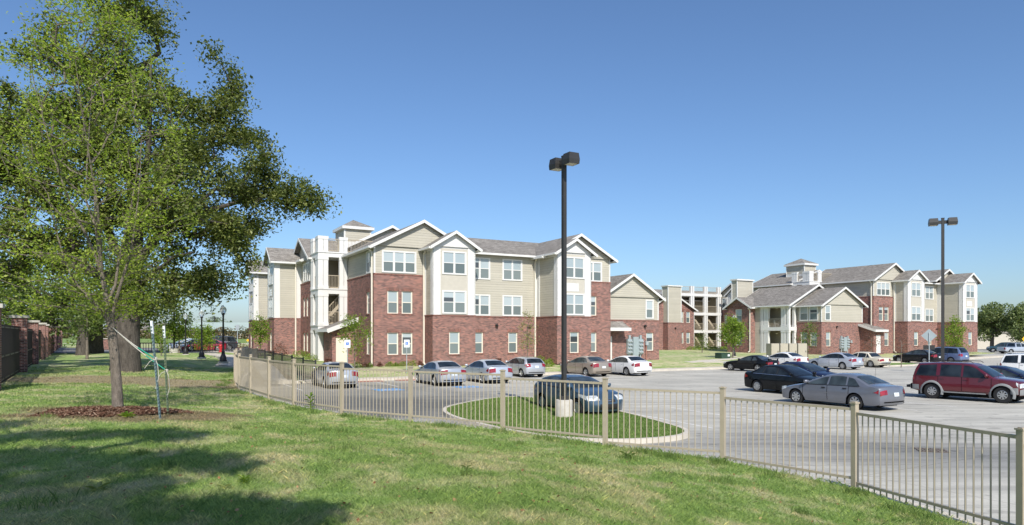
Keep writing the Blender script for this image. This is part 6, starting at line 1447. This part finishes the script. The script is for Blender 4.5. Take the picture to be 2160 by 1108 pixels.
far_tree("low dark tree on the skyline left of the acorn lamps", 384, 250, 690, 40, n=1200)
far_tree("large green tree just right of the right hand building", 2092, 132, 632, 92, 'farleaf', 9000, LOT, "trees beyond the far right road", .42)
far_tree("green tree at the right edge with a yellow sign beside it", 2168, 128, 640, 92, 'farleaf', 8000, LOT, "trees beyond the far right road", .42)
far_tree("lower tree filling the gap between the two right edge trees", 2132, 150, 668, 60, 'farleaf', 5000, LOT, "trees beyond the far right road", .42)
far_tree("tree showing between the far buildings' roofs at the extreme right", 2240, 125, 630, 110, 'farleaf', 6000, LOT, "trees beyond the far right road", .42)
mb = MB(); r = empty("utility_pole", (-109.0, 250, 1.0), 0, "thin brown utility pole on the skyline above the far hedge", "utility pole"); mb.tube([(0, 0, 0), (0, 0, 8.2)], [.28, .2], M['bronze'], 6); mb.build("pole", r); mb = MB(); mb.box(-1.6, 1.6, -.15, .15, 7.3, 7.6, M['bronze']); mb.build("crossarm", r)
mb = MB(); r = empty("house", (101, 150, LOT), R(8), "low tan building behind the pickup truck at the right edge", "building"); mb.box(-9, 12, -5, 5, 0, 3.4, M['panel']); mb.build("wall", r); mb = MB(); mb.box(-9.3, 12.3, -5.3, 5.3, 3.4, 3.8, M['shingle']); mb.build("roof", r)
# --- tree by the photographer that shades the front lawn
SHP = [(15, 895, .35), (60, 915, .5), (150, 917, .45), (250, 922, .5), (350, 918, .5), (430, 925, .42), (30, 965, .8), (130, 970, .6), (230, 975, .55), (300, 985, .45), (400, 968, .45), (470, 980, .5), (530, 995, .36), (60, 1015, .6), (140, 1010, .4), (290, 1030, .4), (330, 1040, .3), (150, 1050, .3), (40, 1085, .75), (150, 1095, .6), (230, 1098, .4), (330, 1090, .35), (480, 1092, .36), (540, 1085, .3), (640, 1090, .36), (710, 1098, .28), (600, 1105, .3), (-60, 930, .9), (-120, 1000, 1.2), (-80, 1080, 1.0), (100, 1140, .8), (300, 1150, .7), (500, 1150, .5), (-200, 940, 1.0)]
sp_ = []; rs = np.random.default_rng(21)
for px, py, r in SHP:
    Yg = 1.64*1440/(py-706); Xg = (px-1080-.11*max(0, px))/1440*Yg; zc = 8.0+rs.uniform(-.6, .6); k_ = zc-.76
    n = int(30*r*r)+5; q = rs.normal(size=(n, 3)); q /= np.linalg.norm(q, axis=1)[:, None]; q *= (rs.uniform(.1, 1, n)**.45)[:, None]*r*.56
    sp_.append(np.array((Xg+.204*1.15*k_, Yg-.98*1.15*k_, zc))+q*np.array((1, 1, .5)))
sp_ = np.concatenate(sp_)
make_tree("oak_tree", "oak beside the viewpoint whose leaves shade the lower left of the lawn", (-5.2, -5.5, .75), [(-5.2, -5.5, .6), (-5.2, -5.4, 2), (-5.1, -5.2, 3.6), (-4.9, -4.6, 5.2), (-4.6, -3.6, 6.4)], [.42, .36, .33, .28, .2], sp_, M['oakleaf'], M['oakbark'], 95, .13, .15, .34, .012, .8, .4, .12, taper_from=2)

# ------------------------------------------------------------------ grass, mulch, weeds, litter
LP = np.array(lawn_poly); FPn = np.array([(p.x, p.y) for p in FP]); FZn = np.array(FZ)
def inside_np(poly, X, Y):
    r = np.zeros(X.shape, bool); n = len(poly)
    for i in range(n):
        x0, y0 = poly[i]; x1, y1 = poly[(i+1) % n]
        if y0 == y1: continue
        r ^= ((y0 > Y) != (y1 > Y)) & (X < (x1-x0)*(Y-y0)/(y1-y0)+x0)
    return r
def ss_np(a, b, x): t = np.clip((x-a)/(b-a), 0, 1); return t*t*(3-2*t)
def lawn_np(x, y):
    best = np.full(x.shape, 1e9); zf = np.zeros(x.shape)
    for i in range(len(FPn)-1):
        d = FPn[i+1]-FPn[i]; t = np.clip(((x-FPn[i, 0])*d[0]+(y-FPn[i, 1])*d[1])/(d@d), 0, 1); e = np.hypot(FPn[i, 0]+d[0]*t-x, FPn[i, 1]+d[1]*t-y)
        m = e < best; best[m] = e[m]; zf[m] = (FZn[i]*(1-t)+FZn[i+1]*t)[m]
    zl = .78-.16*ss_np(10, 30, y)+.05*np.sin(x*.5+y*.31)+.03*np.sin(x*1.3-y*.9); zl = np.where(y > 50, zl-.05, zl)
    return zf-.01+(zl-zf)*ss_np(0, 7.5, best), best
def blades(x, y, z, h, wd, lean, rng):
    n = len(x); a = rng.uniform(0, 2*math.pi, n); b = rng.uniform(0, 2*math.pi, n); base = np.stack([x, y, z], 1)
    s = np.stack([np.cos(a), np.sin(a), 0*a], 1)*wd[:, None]*.5; tip = np.stack([np.cos(b)*lean*h, np.sin(b)*lean*h, h], 1)
    mid = tip*np.array((.38, .38, .6)); v = np.stack([base-s, base+s, base+mid+s*.7, base+tip, base+mid-s*.7], 1).reshape(-1, 3)
    return v, np.arange(5*n).reshape(-1, 5)
rg = np.random.default_rng(11)
n = 620000; rr = np.exp(rg.uniform(math.log(4.2), math.log(46), n)); th = rg.uniform(R(-44), R(42), n); gx, gy = rr*np.sin(th), rr*np.cos(th)
k = inside_np(LP, gx, gy); gx, gy, rr = gx[k], gy[k], rr[k]; gz, fd = lawn_np(gx, gy)
em = ((gx+9.05)/1.5)**2+((gy-15.3)/1.75)**2; em2 = ((gx+15.5)/8.0)**2+((gy-28.2)/2.0)**2
keep = (em > .9+.5*np.sin(gx*7)*np.sin(gy*9)) & ((em2 > 1.0) | (rg.uniform(size=len(gx)) < .3)); gx, gy, gz, rr, fd = (q[keep] for q in (gx, gy, gz, rr, fd))
cl = .5+.5*np.sin(gx*2.1+1.3*np.sin(gy*1.7))*np.sin(gy*2.7+np.sin(gx*1.1)); hgt = (.028+.035*rg.uniform(size=len(gx))**1.5)*(.75+.5*cl)+.05*np.exp(-fd/.35)*rg.uniform(size=len(gx))
v, f = blades(gx, gy, gz-.005, hgt, np.maximum(.0045, rr*.00075)*rg.uniform(.7, 1.3, len(gx)), rg.uniform(.5, 1.7, len(gx)), rg)
tag(mesh_np("lawn_grass", v, f, M['blade']), kind='stuff')
# taller tufts by the fence and scattered over the lawn
tx, ty = [], []
for i in range(70):
    j = rg.integers(4, 20); u = rg.uniform(); p = FPn[j]*(1-u)+FPn[j+1]*u; nn = np.array((-(FPn[j+1]-FPn[j])[1], (FPn[j+1]-FPn[j])[0])); nn /= np.linalg.norm(nn); tx.append(p[0]+nn[0]*rg.uniform(.15, .7)); ty.append(p[1]+nn[1]*rg.uniform(.15, .7))
for i in range(18):
    r_ = rg.uniform(6, 22); t_ = rg.uniform(R(-40), R(20)); tx.append(r_*math.sin(t_)); ty.append(r_*math.cos(t_))
for px, Y in ((1095, 13.5), (660, 18.2), (1330, 12.2), (985, 8.0), (500, 12.0), (1690, 8.8)): tx.append((px-1080)/1440*Y); ty.append(Y)
tx = np.repeat(np.array(tx), 80)+0; ty = np.repeat(np.array(ty), 80)+0; sd_ = np.repeat(rg.uniform(.05, .14, len(tx)//80), 80)
tx = tx+rg.normal(size=len(tx))*sd_; ty = ty+rg.normal(size=len(ty))*sd_; k = inside_np(LP, tx, ty); tx, ty, sd_ = tx[k], ty[k], sd_[k]; tz, _ = lawn_np(tx, ty)
v, f = blades(tx, ty, tz, (.06+.6*sd_)*rg.uniform(.5, 1.2, len(tx)), np.full(len(tx), .009), rg.uniform(.2, .9, len(tx)), rg)
tag(mesh_np("tall_grass", v, f, M['blade3']), kind='stuff')
IP = np.array([(p.x, p.y) for p in ISL]); n = 90000; ix, iy = rg.uniform(-3, 6, n), rg.uniform(18, 33, n); k = inside_np(IP, ix, iy); ix, iy = ix[k], iy[k]
v, f = blades(ix, iy, np.full(len(ix), LOT+.105), rg.uniform(.03, .07, len(ix)), np.full(len(ix), .02), rg.uniform(.2, .9, len(ix)), rg); tag(mesh_np("island_grass", v, f, M['blade3']), kind='stuff')
# mulch chips round the young tree
n = 12000; a = rg.uniform(0, 2*math.pi, n); q = np.sqrt(rg.uniform(0, 1, n)); mx, my = -9.05+1.42*q*np.cos(a)*(1+.18*np.sin(3*a)), 15.3+1.85*q*np.sin(a)*(1+.2*np.cos(2*a)); mz, _ = lawn_np(mx, my)
mz = mz+.10*np.clip(1-((mx+8.9)/1.5)**2-((my-15.5)/1.6)**2, 0, 1)+rg.uniform(0, .02, n)
v, f = leaf_quads(np.stack([mx, my, mz+.01], 1), .075, .3, 1.6, .6, rg); tag(mesh_np("mulch", v, f, M['mulch']), kind='stuff')
mb = MB()
for i in range(12):
    for j in range(24):
        pts = []
        for di, dj in ((0, 0), (1, 0), (1, 1), (0, 1)):
            q_ = (i+di)/12; a_ = 2*math.pi*(j+dj)/24; x, y = -9.05+1.3*q_*math.cos(a_), 15.35+1.75*q_*math.sin(a_); pts.append((x, y, lawn_z(x, y)+.10*max(0, 1-((x+8.9)/1.5)**2-((y-15.5)/1.6)**2)+.003))
        mb.poly(pts, M['mulchbase']) if 'mulchbase' in M else None
if mb.f: tag(mb.build("mulch_bed", smooth=True), kind='stuff')
# fallen leaves
M['litter'] = leaf_mat("dry_fallen_leaf", (.16, .07, .03), (.28, .14, .07), (.40, .26, .14), .1)
n = 700; lr = rg.uniform(4.5, 17, n); lt = rg.uniform(R(-38), R(30), n); lx, ly = lr*np.sin(lt), lr*np.cos(lt); k = inside_np(LP, lx, ly); lx, ly = lx[k], ly[k]; lz, fd = lawn_np(lx, ly)
v, f = leaf_quads(np.stack([lx, ly, lz+.03], 1), .042, .6, 1.2, .5, rg); tag(mesh_np("leaf_litter", v, f, M['litter']), kind='stuff')
# broad leaved weeds
def weed(px, Y, s, h, label, leaf='brightleaf', n=16):
    x = (px-1080)/1440*Y; z = lawn_z(x, Y); root = empty("weed", (x, Y, z), 0, label, "weed", "broad leaved weeds in the lawn"); rng = np.random.default_rng(int(px)); mb = MB()
    for i in range(n):
        a = i*2.4; l = s*rng.uniform(.7, 1.1); zz = h*(i/n); el = .35+.5*i/n; d = Vector((math.cos(a), math.sin(a), 0)); p = Vector((-d.y, d.x, 0)); o = Vector((0, 0, zz)); m1 = o+d*l*.5+Vector((0, 0, l*el*.5)); t = o+d*l+Vector((0, 0, l*el*.55)); w_ = l*.17
        mb.poly([o-p*w_*.3, m1-p*w_, t], M[leaf]); mb.poly([o-p*w_*.3, o+p*w_*.3, m1+p*w_, t], M[leaf])
    mb.build("foliage", root)
    if h > .1: mb = MB(); mb.tube([(0, 0, 0), (0, 0, h)], [.012, .006], M[leaf], 5); mb.build("stem", root)
weed(655, 18.9, .2, .42, "tall leafy weed growing against the tan fence", n=20)
weed(205, 7.0, .17, .03, "broad pale green weed in the tree shade, lower left of the lawn", 'paleleaf', 9)
weed(474, 7.0, .10, .02, "small pale weed at the bottom of the lawn, right of the shade", 'paleleaf', 6)
weed(515, 7.2, .08, .06, "low bushy weed at the bottom of the lawn beside a pale weed", 'brightleaf', 18)
weed(985, 8.1, .09, .10, "upright weed in the middle of the sunny lawn", 'midleaf', 14)
weed(268, 14.0, .2, .05, "spreading weed at the front edge of the mulch", 'brightleaf', 16)
weed(1325, 12.4, .17, .06, "creeping weed below the tan fence near the grass island tip", 'midleaf', 18)
